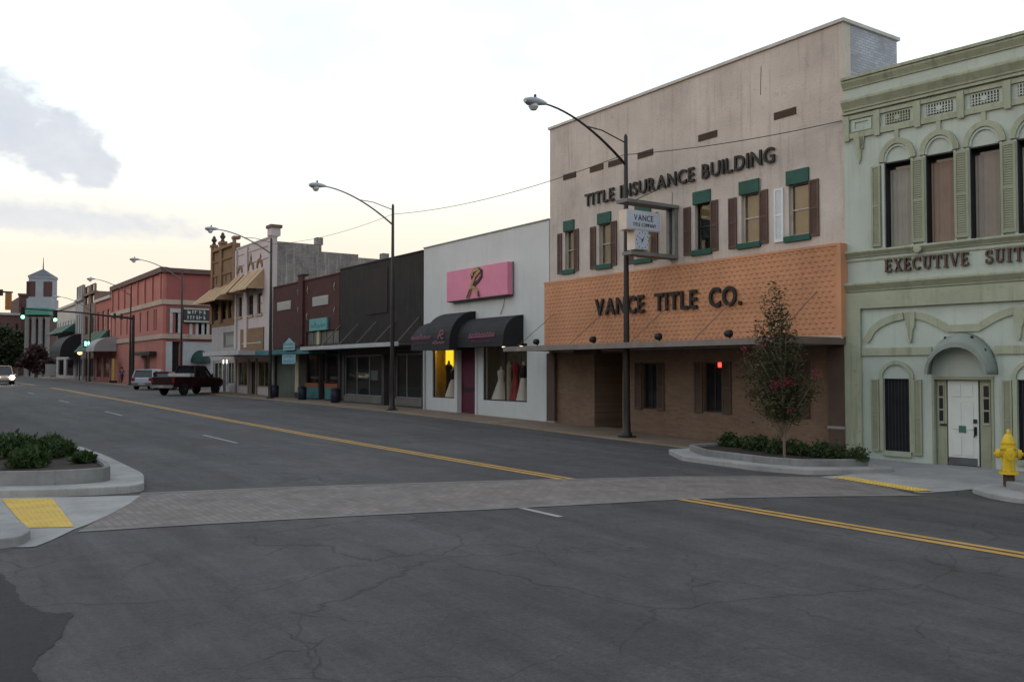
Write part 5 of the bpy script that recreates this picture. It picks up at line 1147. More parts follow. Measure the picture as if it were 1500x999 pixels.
# clock-tower like church tower and dark blocks that close the view
def tower():
    Y = 184; X = Y*at_x(61, 540, 20).x/at_x(61, 540, 20).y; base = gz(X, Y); d = Vector((X, Y, 0)).dot(_fw)
    t = thing('church_tower', 'grey-white square tower with louvred belfry and pyramid roof', 'tower', (X, Y, base), -TH+R(10)); k = d/FPX
    zz = lambda py: EH+(541-py)*k-base; hw = 16.5*k/1.12
    Mg = mat('tower_grey', (.27, .29, .32), .85, .12, .4); Mb = M_FD; Mt = mat('tower_green', (.06, .22, .17), .7, .15, 1); Mr = mat('slate_roof', (.10, .11, .13), .8, .2, 1)
    bx('base', Mb, t, -hw*1.05, hw*1.05, -hw*1.05, hw*1.05, -.5, zz(463))
    for i, s in enumerate((-1, -.33, .33, 1)): MB().lathe([(.6, 0), (.45, .5), (.40, zz(466)-.6), (.6, zz(466))], (s*hw*.92, -hw*1.05-.7, 0), 10).build('column', mat('column_grey', (.20, .19, .19), .85, .15, .5), t, smooth=True)
    bx('cornice', Mt, t, -hw*1.12, hw*1.12, -hw*1.12-1.2, hw*1.12, zz(463), zz(453)); bx('parapet', Mg, t, -hw*1.12, hw*1.12, -hw*1.12, hw*1.12, zz(453)+.01, zz(439))
    q = MB(); q.box(-hw, hw, -hw, hw, zz(439)+.01, zz(409)); q.build('belfry', Mg, t)
    for s in (-.78, .78):
        lv = bx('louvre_opening', Mb, t, s*hw-.75, s*hw+.75, -hw-.06, -hw-.002, zz(436), zz(414)); bx('louvre_opening', Mb, t, -hw-.06, -hw-.002, s*hw-.75, s*hw+.75, zz(436), zz(414))
    bx('eaves', Mg, t, -hw*1.06, hw*1.06, -hw*1.06, hw*1.06, zz(409)+.01, zz(406))
    a = hw*1.08; MB().add([(-a, -a, zz(406)+.02), (a, -a, zz(406)+.02), (a, a, zz(406)+.02), (-a, a, zz(406)+.02), (0, 0, zz(394))], [(0, 1, 4), (1, 2, 4), (2, 3, 4), (3, 0, 4), (3, 2, 1, 0)]).build('roof', Mr, t)
    MB().tube([(0, 0, zz(394)-.2), (0, 0, zz(377))], [.12, .03], 6).build('spire', M_BLK, t)
    return d, k
tower()
def plain_block(name, label, px0, px1, Y, pytop, m, D=20, rows=2, cols=4):
    f = lambda px: EYE+ray(px, 540)*(Y/ray(px, 540).y)
    a, b = f(px0), f(px1); w = b.x-a.x; base = gz(a.x, Y); d = (Vector(((a.x+b.x)/2, Y, 0))).dot(_fw); H = EH+(541-pytop)*d/FPX-base
    t = thing(name, label, 'building', (a.x, Y, base)); holes = [(w*(c+.3)/cols, w*(c+.7)/cols, 2+(H-3)*r_/rows+.6, 2+(H-3)*(r_+1)/rows-.6) for r_ in range(rows) for c in range(cols)]
    wall(t, m, 0, w, -.5, H, holes, .3); bx('body', m, t, .01, w-.01, .3, D, -.5, H-.2); bx('cornice', M_FG if name == 'low_block' else m, t, -.2, w+.2, -.3, .3, H, H+.5)
    for h in holes: window(t, *h, m, .1, .12, [])
    return t
plain_block('dark_block', 'tall dark maroon building behind the church tower', 26, 46, 214, 434, M_FD, 18, 4, 3)
plain_block('low_block', 'long low dark building at the end of the street', -90, 30, 205, 461, M_FD, 14, 2, 9)
p = at_x(70, 540, 17.2)
sb_ = thing('sign_board', 'small white sign board by the far crossing', 'sign', (18.2, 18.2*at_x(74, 540, 20).y/20, sz(160)-.05)); bx('panel', M_FASC, sb_, -.7, .7, -.03, .03, .5, 2.2); bx('post', M_ALU, sb_, -.05, .05, -.02, .02, -.02, .5)

# ================================================================== street furniture
M_POLE = mat('bronze_pole', (.020, .016, .014), .5, .25, 3, .05, 30)
M_LAMP = mat('lamp_housing', (.30, .33, .36), .45, .1, 3, .03, 30)
M_ARM = mat('lamp_arm', (.13, .13, .13), .5, .15, 3, .03, 30)
def lamp_post(label, X, Y, px_end, py_end, py_top, dark_arm=False):
    base = sz(Y)-.03; p = thing('street_lamp', label, 'street lamp', (X, Y, base), 0, 'street lamps along the kerb')
    d = Vector((X, Y, 0)).dot(_fw); top = EH+(541-py_top)*d/FPX-base
    r = ray(px_end, py_end); k = Y/r.y; e = EYE+r*k; ex, ez = e.x-X, e.z-base
    MB().lathe([(.17, 0), (.17, .12), (.12, .18), (.11, .9), (.10, 2.2), (.085, top*.5), (.06, top-.05), (.02, top+.03)], (0, 0, 0), 12).build('pole', M_POLE, p, smooth=True)
    bx('base_plate', M_POLE, p, -.2, .2, -.2, .2, 0, .05)
    za = top-.95; m = M_POLE if dark_arm else M_ARM
    pts = []
    for i in range(13):
        t = i/12; x = ex*t; z = za+(ez-za)*(1-(1-t)**1.75)-.0; pts.append((x, 0, z))
    MB().tube(pts, [.045-.018*i/12 for i in range(13)], 8).build('arm', m, p, smooth=True)
    j = 6; MB().tube([(0, 0, top-.25), (pts[j][0]*.6, 0, (top-.25)*.4+pts[j][2]*.6+.08), pts[j]], .02, 6).build('brace', m, p)
    lx = ex; h = MB(); secs = []
    for x, w, z0, z1 in ((.12, .04, -.03, .05), (-.05, .10, -.06, .10), (-.30, .17, -.12, .13), (-.52, .17, -.14, .10), (-.66, .09, -.08, .05)):
        secs.append([(lx+x, w*math.cos(a), ez+(z1 if math.sin(a) > 0 else -z0)*math.sin(a)) for a in [2*math.pi*q/12 for q in range(12)]])
    h.loft(secs); lm = h.build('lamp_head', M_LAMP, p, smooth=True)
    MB().lathe([(.13, -.02), (.15, -.10), (.09, -.19), (.02, -.21)], (lx-.36, 0, ez-.06), 12).build('lens', mat('lamp_lens', (.45, .47, .48), .25, .1), lm, smooth=True)
    MB().lathe([(.04, .0), (.04, .08), (.02, .1)], (lx-.3, 0, ez+.12), 8).build('photocell', M_BLK, lm)
    return p, top
def pole_at(px, X): r = at_x(px, 560, X); return r.y
LP = []
for lab, px, X, ex, ey, pt, dk in (('tall lamp post in front of the orange screen', 918, 18.55, 796, 152, 196, True),
        ('lamp post before the dark metal-clad shop', 574.5, 18.55, 474, 273, 299, False),
        ('lamp post between the whitewashed front and the brick shops', 395.5, 18.55, 317, 336, 349, False),
        ('lamp post before the side wall of the salmon building', 265, 18.7, 203, 380.5, 394, False),
        ('lamp post at the street front of the salmon building', 190, 18.55, 138, 409, 420, False),
        ('distant lamp post before the brown far front', 131, 18.55, 87, 435, 444, False)):
    Y = pole_at(px, X); LP.append((X, Y)+lamp_post(lab, X, Y, ex, ey, pt, dk))
def cable(label, a, b, sag, r=.012):
    a, b = Vector(a), Vector(b); o = thing('overhead_cable', label, 'cable', a, 0); n = 24
    pts = [tuple((b-a)*(i/n)-Vector((0, 0, sag*4*(i/n)*(1-i/n)))) for i in range(n+1)]; MB().tube(pts, r, 5).build('wire', M_BLK, o)
A = LP[0]; h = A[2].location.z+A[3]
cable('thin cable from the near lamp post to the corner of the cream building', (A[0], A[1], h-.62), TB.wpt(TB.w-.05, -.03, TB.Z(1240, 176)), .12)
B_ = LP[1]; cable('thin cable sagging between the two nearest lamp posts', (A[0], A[1], h-.60), (B_[0], B_[1], B_[2].location.z+B_[3]-.45), .35)
C_ = LP[2]; cable('thin cable from the second to the third lamp post', (B_[0], B_[1], B_[2].location.z+B_[3]-.45), (C_[0], C_[1], C_[2].location.z+C_[3]-.35), .3, .010)

# ---- traffic signals
M_SIG = mat('signal_black', (.012, .013, .012), .5); M_SIGY = mat('signal_yellow', (.32, .13, .03), .55, .15, 2)
M_GREEN = emis('signal_green', (.16, 1, .55), 1.6); M_RED0 = mat('lens_red', (.05, .006, .006), .3); M_AMB0 = mat('lens_amber', (.06, .035, .005), .3)
def signal_head(parent, x, y, z, m, face=-1, lit=True, name='signal_head'):
    o = bx(name, m, parent, x-.18, x+.18, y-.12, y+.12, z-1.1, z)
    for i, mm in enumerate((M_RED0, M_AMB0, M_GREEN if lit else mat('lens_green_off', (.004, .03, .015), .3))):
        zc = z-.19-.36*i; MB().lathe([(.15, 0), (.15, face*.03), (.05, face*.05)], (x, y+face*.121, zc), 14, 'y').build('lens', mm, o)
        v = MB(); v.strip(arc(x, zc, .165, -10, 190, 10), .02, y+face*.122, y+face*.34); v.build('visor', m, o)
    return o
def mast_signal():
    X = 18.4; Y = pole_at(194, X); base = sz(Y)-.03; d = Vector((X, Y, 0)).dot(_fw); za = EH+(541-467)*d/FPX-base
    t = thing('signal_mast', 'traffic signal mast with long arm before the salmon building', 'traffic light', (X, Y, base))
    MB().tube([(0, 0, 0), (0, 0, za+.3)], [.17, .13], 10).build('post', M_POLE, t, smooth=True)
    f = lambda px: (EYE+ray(px, 460)*(Y/ray(px, 460).y)).x-X
    x1 = f(30); ze = EH+(541-452)*Vector((X+x1, Y, 0)).dot(_fw)/FPX-base
    arm = lambda x: za+(ze-za)*(x/x1)
    MB().tube([(0, 0, za), (x1*.5, 0, arm(x1*.5)+.1), (x1, 0, ze)], [.11, .08, .05], 8).build('arm', M_POLE, t, smooth=True)
    for px in (80.5, 33): x = f(px); signal_head(t, x, -.05, arm(x)+.12, M_SIG)
    for px in (168, 178): x = f(px); bx('arm_bracket', M_POLE, t, x-.1, x+.1, -.1, .1, arm(x)-.2, arm(x)+.35)
mast_signal()
def far_mast():
    Y = 66.0; f = lambda px, py=440: EYE+ray(px, py)*(Y/ray(px, py).y); a = f(12.5, 428); base = gz(2.5, Y)
    t = thing('signal_mast', 'traffic signal with ochre housing seen from behind, hung at the left edge', 'traffic light', (2.4, Y, base))
    za = a.z-base; MB().tube([(0, 0, 0), (0, 0, za+.25)], [.17, .12], 10).build('post', M_POLE, t, smooth=True); MB().tube([(0, 0, za), (a.x-2.4+.25, 0, za)], [.09, .05], 8).build('arm', M_POLE, t, smooth=True)
    signal_head(t, a.x-2.4, -.05, za-.06, M_SIGY, 1, False); x0 = f(0.5, 428).x-2.4; bx('arm_bracket', M_POLE, t, x0-.15, x0+.15, -.1, .1, za-.25, za+.15)
far_mast()
X = 18.3; Y = 18.3*at_x(126.5, 540, 20).y/20; ps = thing('pedestrian_signal', 'small lit green walking signal on a far post', 'traffic light', (X, Y, sz(Y)-.03)); d = Vector((X, Y, 0)).dot(_fw); z = EH+(541-504)*d/FPX-sz(Y)+.03
MB().tube([(0, 0, 0), (0, 0, z+.3)], .06, 8).build('post', M_POLE, ps); bx('housing', M_SIG, ps, -.4, .4, -.28, -.07, z-.45, z+.45)
for s in (-1, 1): bx('lit_figure', M_GREEN, ps, s*.17-.09, s*.17+.09, -.31, -.285, z-.25, z+.25)
X = 20-.9; Y = at_x(1055, 540, 19.85).y; 
nl = TB.P(1055, 534.5, .118); bx('neon_light', emis('neon_red', (1, .03, .02), .8), TB.e, nl[0]-.07, nl[0]+.07, .100, .118, nl[1]-.07, nl[1]+.07)

# ---- fire hydrant
def hydrant():
    z = gz(17, 8)+.22; p = at_z(1478, 704, z); t = thing('fire_hydrant', 'yellow fire hydrant at the right edge of the street', 'hydrant', (p.x, p.y, z), R(-55)); t.scale = (.74, .74, 1); k = 75/1300*Vector((p.x, p.y, 0)).dot(_fw)
    My = mat('hydrant_yellow', (.60, .42, .02), .45, .12, 5, .08, 30, speck=.5, streak=.5, grime=(.22, .13, .03)); Mb = mat('hydrant_base', (.055, .03, .022), .8, .3, 4)
    MB().lathe([(.13, -.1), (.13, .13*k)], (0, 0, 0), 14).build('stand_pipe', Mb, t)
    MB().lathe([(.22, .13*k), (.22, .17*k), (.15, .175*k), (.15, .20*k), (.145, .60*k), (.19, .62*k), (.19, .66*k), (.16, .67*k), (.16, .72*k)], (0, 0, 0), 18).build('barrel', My, t, smooth=True)
    MB().lathe([(.18, .72*k), (.18, .755*k), (.15, .76*k), (.13, .83*k), (.08, .90*k), (.045, .91*k), (.045, .97*k), (.01, 1.0*k)], (0, 0, 0), 18).build('bonnet', My, t, smooth=True)
    for ax, s, r, l in (('x', 1, .085, .26), ('x', -1, .085, .26), ('y', -1, .11, .26)):
        prof = [(r*.8, s*.12), (r*.8, s*.2), (r*1.1, s*.2), (r*1.1, s*.24), (r*.95, s*.245), (r*.9, s*(l+.03)), (.03, s*(l+.04)), (.03, s*(l+.07))]
        MB().lathe(prof, (0, 0, .52*k), 14, ax).build('outlet_cap', My, t, smooth=True)
    for k2 in range(8): a = k2*math.pi/4; MB().lathe([(.02, .17*k), (.02, .20*k)], (.185*math.cos(a), .185*math.sin(a), 0), 6).build('flange_bolt', My, t)
hydrant()

# ================================================================== vehicles
def wheel(parent, x, y, r, w, side):
    t = MB().lathe([(r*.62, -w/2), (r*.93, -w/2), (r, -w*.35), (r, w*.35), (r*.93, w/2), (r*.62, w/2)], (x, y, r), 24, 'y').build('wheel', mat('tyre', (.012, .012, .012), .85), parent, smooth=True)
    MB().lathe([(r*.15, side*w*.50), (r*.25, side*w*.46), (r*.60, side*w*.36), (r*.64, side*w*.49), (r*.64, side*w*.2)], (x, y, r), 20, 'y').build('rim', mat('alloy_rim', (.35, .35, .36), .35, .1, 3, .02, 30, metal=.7), t, smooth=True)
def ringsec(x, hw, z0, zs, z1, tw, n=0):
    """cross-section: sill z0, shoulder zs, top z1; half widths hw and tw at the top"""
    return [(x, -hw*.90, z0), (x, -hw, z0+.12), (x, -hw, zs-.08), (x, -hw*.975, zs), (x, -tw, z1), (x, -tw*.8, z1+.02), (x, tw*.8, z1+.02), (x, tw, z1), (x, hw*.975, zs), (x, hw, zs-.08), (x, hw, z0+.12), (x, hw*.90, z0)]
def paint(name, col, rough=.5): return mat(name, col, rough, .06, 2, .0, 30, spec=.25)
def suv(label, loc, head, m, name='parked_suv', L=4.6, hw=.92, H=1.72, group=None, cat='suv'):
    t = thing(name, label, cat, loc, math.pi/2-head, group); h = L/2; gl = darkglass('car_glass', (.014, .016, .019), .05)
    MB().loft([ringsec(-h, hw*.9, .42, .80, .92, hw*.84), ringsec(-h+.12, hw*.97, .34, .92, 1.0, hw*.9), ringsec(-h+.5, hw, .30, .95, 1.02, hw*.92), ringsec(.2, hw, .28, .95, 1.02, hw*.92), ringsec(h-1.25, hw, .30, .93, 1.0, hw*.9), ringsec(h-.5, hw*.97, .32, .86, .92, hw*.84), ringsec(h-.05, hw*.86, .38, .70, .76, hw*.7), ringsec(h, hw*.8, .42, .60, .66, hw*.66)]).build('body', m, t, smooth=True)
    # greenhouse: glass hull, roof skin, pillars
    q = MB(); v = [(-h+.18, 1.0, hw*.90), (-h+.44, H-.09, hw*.76), (h-2.25, H-.09, hw*.76), (h-1.3, .99, hw*.88)]
    q.add([(x, -w, z) for x, z, w in v]+[(x, w, z) for x, z, w in v], [(0, 1, 2, 3), (7, 6, 5, 4), (0, 4, 5, 1), (1, 5, 6, 2), (2, 6, 7, 3), (3, 7, 4, 0)]); gh = q.build('cabin_glass', gl, t)
    r = MB(); r.loft([[(x, y*s, z) for y, z in ((-hw*.78, H-.10), (-hw*.72, H-.02), (0, H), (hw*.72, H-.02), (hw*.78, H-.10))] for x, s in ((-h+.36, .97), (-h+.6, 1.0), (0, 1.0), (h-2.35, 1.0), (h-2.18, .97))]); r.build('roof', m, t, smooth=True)
    for s in (-1, 1):
        for xa, xb in ((-h+.17, -h+.43), (-h+1.15, -h+1.2), (.05, .02), (h-1.3, h-2.25)): MB().tube([(xa, s*hw*.905, 1.0), (xb, s*hw*.77, H-.08)], .05, 6).build('pillar', m, t)
        MB().box(-h-.02, -h+.12, s*hw*.62, s*hw*.93, .74, 1.0).build('tail_light', mat('tail_red', (.20, .012, .012), .3), t); MB().box(h-.16, h-.02, s*hw*.45, s*hw*.82, .62, .76).build('headlight', mat('lamp_clear', (.5, .5, .5), .2), t)
        MB().loft([[(h-1.55, s*hw*.98, 1.0), (h-1.45, s*hw*.98, 1.0), (h-1.45, s*hw*.98, 1.1), (h-1.55, s*hw*.98, 1.1)], [(h-1.52, s*(hw+.2), 1.0), (h-1.44, s*(hw+.2), 1.0), (h-1.44, s*(hw+.2), 1.14), (h-1.52, s*(hw+.2), 1.14)]]).build('mirror', m, t)
        for x in (-h+.92, h-.92): wheel(t, x, s*(hw-.12), .35, .24, s)
    bx('rear_bumper', mat('bumper_grey', (.10, .10, .10), .6), t, -h-.06, -h+.1, -hw*.92, hw*.92, .36, .60); bx('licence_plate', M_FASC, t, -h-.075, -h-.061, -.26, .26, .44, .56)
    return t
def pickup(label, loc, head, m):
    t = thing('pickup_truck', label, 'pickup', loc, math.pi/2-head); L = 5.6; h = L/2; hw = .96; gl = darkglass('car_glass', (.014, .016, .019), .05)
    MB().loft([ringsec(-.55, hw, .48, 1.05, 1.12, hw*.93), ringsec(.9, hw, .46, 1.05, 1.12, hw*.93), ringsec(1.35, hw, .48, 1.04, 1.12, hw*.9), ringsec(h-.45, hw*.98, .50, .98, 1.06, hw*.86), ringsec(h-.05, hw*.9, .52, .88, .96, hw*.8), ringsec(h, hw*.86, .56, .80, .86, hw*.76)]).build('body', m, t, smooth=True)
    q = MB(); q.box(-h+.06, -.56, -hw, -hw+.10, .50, 1.13); q.box(-h+.06, -.56, hw-.10, hw, .50, 1.13); q.box(-h+.06, -.56, -hw+.10, hw-.10, .50, .66); q.box(-.62, -.56, -hw+.1, hw-.1, .66, 1.13); q.build('bed', m, t, bevel=.02)
    bx('tailgate', m, t, -h, -h+.058, -hw+.02, hw-.02, .55, 1.12, bevel=.015)
    v = [(-.50, 1.10, hw*.92), (-.38, 1.80, hw*.78), (.75, 1.80, hw*.78), (1.40, 1.10, hw*.90)]; q = MB()
    q.add([(x, -w, z) for x, z, w in v]+[(x, w, z) for x, z, w in v], [(0, 1, 2, 3), (7, 6, 5, 4), (0, 4, 5, 1), (1, 5, 6, 2), (2, 6, 7, 3), (3, 7, 4, 0)]); q.build('cabin_glass', gl, t)
    MB().loft([[(x, y, z) for y, z in ((-hw*.80*s, 1.77), (-hw*.72*s, 1.84), (0, 1.86), (hw*.72*s, 1.84), (hw*.80*s, 1.77))] for x, s in ((-.46, .95), (-.3, 1), (.6, 1), (.80, .95))]).build('roof', m, t, smooth=True)
    for s in (-1, 1):
        for xa, xb in ((-.50, -.38), (.42, .38), (1.38, .74)): MB().tube([(xa, s*hw*.925, 1.10), (xb, s*hw*.79, 1.80)], .055, 6).build('pillar', m, t)
        bx('tail_light', mat('tail_red', (.20, .012, .012), .3), t, -h-.012, -h+.07, s*(hw-.14), s*(hw+.008), .78, 1.08); bx('headlight', mat('lamp_clear', (.5, .5, .5), .2), t, h-.10, h+.004, s*.52, s*.82, .70, .84)
        for x in (-h+1.15, h-.95): wheel(t, x, s*(hw-.12), .39, .26, s)
        for x in (-h+1.15, h-.95): MB().strip([(x+.46*math.cos(a), .39+.46*math.sin(a)) for a in np.linspace(0.1, 3.04, 10)], .07, s*(hw+.002), s*(hw+.03)).build('wheel_arch', m, t)
        MB().loft([[(1.05, s*hw*.98, 1.12), (1.15, s*hw*.98, 1.12), (1.15, s*hw*.98, 1.25), (1.05, s*hw*.98, 1.25)], [(1.08, s*(hw+.22), 1.12), (1.16, s*(hw+.22), 1.12), (1.16, s*(hw+.22), 1.32), (1.08, s*(hw+.22), 1.32)]]).build('mirror', M_BLK, t)
    bx('rear_bumper', mat('chrome_bumper', (.35, .35, .36), .35, .1, 3, .02, 30, metal=.7), t, -h-.16, -h-.013, -hw*.95, hw*.95, .46, .64); bx('licence_plate', M_FASC, t, -h-.175, -h-.161, -.17, .17, .50, .62)
    bx('tool_box', mat('tool_box_white', (.42, .42, .42), .5, .1, 2), t, -1.15, -.64, -hw+.02, hw-.02, 1.135, 1.34, bevel=.02)
    return t
def veh_at(px, py): p = at_ground(px, py); return p
p1 = at_ground(290, 578); pickup('dark maroon pickup truck parked nose to the kerb', (p1.x-.45, p1.y+.6, gz(p1.x, p1.y)), R(54), paint('maroon_paint', (.020, .003, .005))).scale = (.96, 1, 1.12)
p2 = at_ground(219, 571); suv('silver sport utility vehicle parked left of the pickup', (p2.x+.6, p2.y+1.6, gz(p2.x, p2.y)), R(34), paint('silver_paint', (.36, .39, .44), .45))
suv('dark red car half hidden between the silver vehicle and the pickup', (p2.x+2.1, p2.y+.6, gz(p2.x+2, p2.y)), R(45), paint('red_paint', (.11, .012, .016)), 'parked_car', 4.4, .90, 1.52, cat='car')
oc = suv('light van coming up the street with headlights on', (8.75, 110, gz(8.75, 110)), R(180), paint('pale_paint', (.34, .28, .25), .35), 'moving_van', 5.0, 1.0, 2.05, cat='van')
for c in list(oc.children):
    if c.name.startswith('headlight'): c.data.materials[0] = emis('headlight_on', (1, .93, .75), 6.0); c.scale = (1, 1, 1)
for s in (-1, 1): MB().lathe([(.22, 2.46), (.22, 2.52), (.1, 2.55)], (0, s*.72, .80), 14, 'x').build('headlight', emis('headlight_on', (1, .93, .75), 6.0), oc)

# ================================================================== vegetation
def leaf_mesh(pos, size, name, m, parent, up=.3, asp=.45, droop=None):
    """many small pointed leaves at the given points"""
    n = len(pos); d = rng.normal(size=(n, 3)); d[:, 2] = np.abs(d[:, 2])*up+.1*rng.normal(size=n)
    if droop is not None: d = droop+d*.35
    d /= np.linalg.norm(d, axis=1)[:, None]; r = np.cross(d, rng.normal(size=(n, 3))); r /= np.linalg.norm(r, axis=1)[:, None]
    s = size*(.6+.8*rng.random(n))[:, None]; a = pos; b = pos+d*s*.5+r*s*asp*.5; c = pos+d*s; e = pos+d*s*.5-r*s*asp*.5
    v = np.stack([a, b, c, e], 1).reshape(-1, 3); me = bpy.data.meshes.new(name); me.from_pydata(v.tolist(), [], [(4*i, 4*i+1, 4*i+2, 4*i+3) for i in range(n)])
    me.materials.append(m); o = bpy.data.objects.new(name, me); COL.objects.link(o); o.parent = parent; o['kind'] = 'stuff'; return o
def leafmat(name, c1, c2):
    m = bpy.data.materials.new(name); nt, N, L, P = nodes(m); g = N.new('ShaderNodeNewGeometry'); rp_ = N.new('ShaderNodeMix'); rp_.data_type = 'RGBA'; rp_.inputs[6].default_value = (*c1, 1); rp_.inputs[7].default_value = (*c2, 1)
    L.new(g.outputs['Random Per Island'], rp_.inputs[0]); L.new(rp_.outputs[2], P.inputs['Base Color']); P.inputs['Roughness'].default_value = .6; P.inputs['Specular IOR Level'].default_value = .3
    out = [n for n in N if n.type == 'OUTPUT_MATERIAL'][0]; tr = N.new('ShaderNodeBsdfTranslucent'); L.new(rp_.outputs[2], tr.inputs[0]); mx = N.new('ShaderNodeMixShader'); mx.inputs[0].default_value = .2; L.new(P.outputs[0], mx.inputs[1]); L.new(tr.outputs[0], mx.inputs[2]); L.new(mx.outputs[0], out.inputs[0]); return m
LF_TREE = leafmat('myrtle_leaf', (.030, .038, .014), (.075, .075, .028)); LF_RED = leafmat('myrtle_flower', (.16, .018, .04), (.24, .035, .07))
LF_BUD = leafmat('myrtle_bud', (.10, .045, .03), (.16, .08, .05))
LF_SH = leafmat('shrub_leaf', (.020, .040, .012), (.055, .085, .024)); LF_GR = leafmat('grass_leaf', (.020, .042, .012), (.060, .100, .030)); LF_DK = leafmat('dark_tree_leaf', (.018, .030, .012), (.045, .062, .024)); LF_MR = leafmat('maroon_leaf', (.045, .022, .022), (.08, .04, .036))
M_BARK = mat('pale_bark', (.17, .13, .10), .9, .25, 6, .3, 40)
def myrtle():
    zb = gz(17.2, 14)+.21; r_ = ray(1148, 560); p = Vector((16.95, 16.95*r_.y/r_.x, zb)); d = (p-Vector((0, 0, zb))).dot(_fw); k = d/FPX; PY0 = 541+(EH-zb)*FPX/d
    t = thing('crape_myrtle', 'slender young tree with pink blossom in the right planter', 'tree', (p.x, p.y, zb), 0); rt = np.array(_rt); fwd = np.array([_fw.x, _fw.y, 0])/np.linalg.norm([_fw.x, _fw.y])
    def at(px, py, dep=0.0): return np.array([0, 0, (PY0-py)*k])+rt*(px-1148)*k+fwd*dep
    r = random.Random(4); MB().tube([at(1148, PY0+3), at(1147.5, 620), at(1147, 590), at(1143, 560)], [.035, .03, .028, .025], 8).build('trunk', M_BARK, t, smooth=True)
    tips = [(1133, 413), (1117, 436), (1146, 446), (1162, 470), (1128, 455), (1142, 430), (1098, 490), (1105, 468), (1178, 505), (1092, 515), (1195, 560), (1188, 540), (1110, 560), (1102, 540), (1165, 575), (1125, 580), (1175, 588), (1150, 490), (1120, 505), (1160, 530), (1135, 540), (1142, 590), (1172, 530), (1085, 528), (1155, 605), (1138, 605), (1080, 545), (1198, 575), (1092, 575), (1180, 600), (1112, 595), (1124, 424), (1140, 418), (1152, 455), (1112, 450), (1170, 490)]
    br = MB(); pos = []; bud = []; fl = []
    for i, (px, py) in enumerate(tips):
        px = 1146+(px-1146)*(.80 if py > 480 else .9)
        dep = r.uniform(-.45, .45)*(1 if py > 470 else .4); e = at(px, py, dep); s = at(1147+r.uniform(-3, 3), min(640, max(py+45+abs(px-1147)*.7, 545)+r.uniform(-5, 12)), 0)
        mid = (s+e)/2+np.array([0, 0, -.10+abs(px-1147)*.002]); path = [s, (s*.6+mid*.4), mid, (mid*.45+e*.55), e]; br.tube(path, [.018, .014, .011, .008, .004], 5)
        n = 130 if py < 470 else 240
        for q in range(n):
            u = r.random()**.75; j = min(3, int(u*4)); f = u*4-j; c = path[j]*(1-f)+path[j+1]*f; sp = (.04 if py < 470 else .085)+.10*(1-u); c = c+np.array([r.gauss(0, sp), r.gauss(0, sp), r.gauss(0, sp)]); pos.append(c if c[2] > (PY0-616)*k+r.gauss(0, .08) else e+np.array([r.gauss(0, .1), r.gauss(0, .1), r.gauss(0, .1)]))
        if py > 475 and r.random() < .6:
            for q in range(60): bud.append(e+np.array([r.gauss(0, .06), r.gauss(0, .06), r.gauss(0, .07)]))
    for q in range(1300):
        a = r.gauss(0, 1); cc = r.choice([(1125, 500, 9, 12), (1150, 515, 10, 15), (1135, 545, 12, 14), (1160, 560, 9, 12), (1118, 540, 8, 10), (1142, 575, 14, 10), (1135, 480, 8, 14), (1146, 465, 5, 10)]); pos.append(at(cc[0]+r.gauss(0, cc[2]), cc[1]+r.gauss(0, cc[3]), r.gauss(0, .2)))
    for px, py, s in ((1110, 507, .05), (1128, 566, .06), (1152, 557, .06), (1187, 548, .055), (1133, 563, .035), (1085, 513, .035), (1150, 600, .03), (1145, 562, .03)):
        for q in range(34): fl.append(at(px, py, -.38)+np.array([r.gauss(0, s), r.gauss(0, s), r.gauss(0, s*1.1)]))
    br.build('limbs', M_BARK, t, smooth=True)
    leaf_mesh(np.array(pos), .075, 'crown', LF_TREE, t); leaf_mesh(np.array(bud), .045, 'seed_heads', LF_BUD, t); leaf_mesh(np.array(fl), .045, 'blossom', LF_RED, t, asp=.9)
myrtle()
def shrub(label, x, y, z, rad, h, n, m, blade=False, size=.07, group=None, name='shrub'):
    t = thing(name, label, 'shrub', (x, y, z), 0, group)
    if blade:
        q = MB(); r = random.Random(int(x*100+y*10))
        for i in range(n):
            a = r.uniform(0, 6.28); b = rad*.45*math.sqrt(r.random()); bxx, byy = b*math.cos(a), b*math.sin(a); l = h*r.uniform(.6, 1.1); o = rad*r.uniform(.25, .75); w = size*.22*r.uniform(.7, 1.3); px, py = -math.sin(a)*w, math.cos(a)*w; dx, dy = math.cos(a)*o, math.sin(a)*o
            q.add([(bxx-px, byy-py, -.02), (bxx+px, byy+py, -.02), (bxx+dx*.35+px, byy+dy*.35+py, l*.65), (bxx+dx*.35-px, byy+dy*.35-py, l*.65), (bxx+dx, byy+dy, l*r.uniform(.75, 1))], [(0, 1, 2, 3), (3, 2, 4)])
        q.build('foliage', m, t, fix=False)['kind'] = 'stuff'
    else:
        th = rng.random(n)*6.283; rr = rng.random(n)**.45; ph = np.arccos(rng.random(n)); lump = 1+.22*np.sin(th*3+x*7)*np.sin(ph*4+y*5)
        pos = np.stack([rr*rad*lump*np.sin(ph)*np.cos(th), rr*rad*lump*np.sin(ph)*np.sin(th), rr*h*lump*np.cos(ph)+.01], 1); leaf_mesh(pos, size, 'foliage', m, t, up=1.4 if size > .1 else .5, asp=.28 if size > .1 else .5)
        q = MB(); [q.tube([(0, 0, -.03), (rad*.5*math.cos(a), rad*.5*math.sin(a), h*.7)], [.012, .004], 4) for a in (0, 1.3, 2.6, 3.9, 5.1)]; q.build('stems', M_BARK, t)
    return t
def zmul(x, y, hw): return gz(x, y)+hw-.07
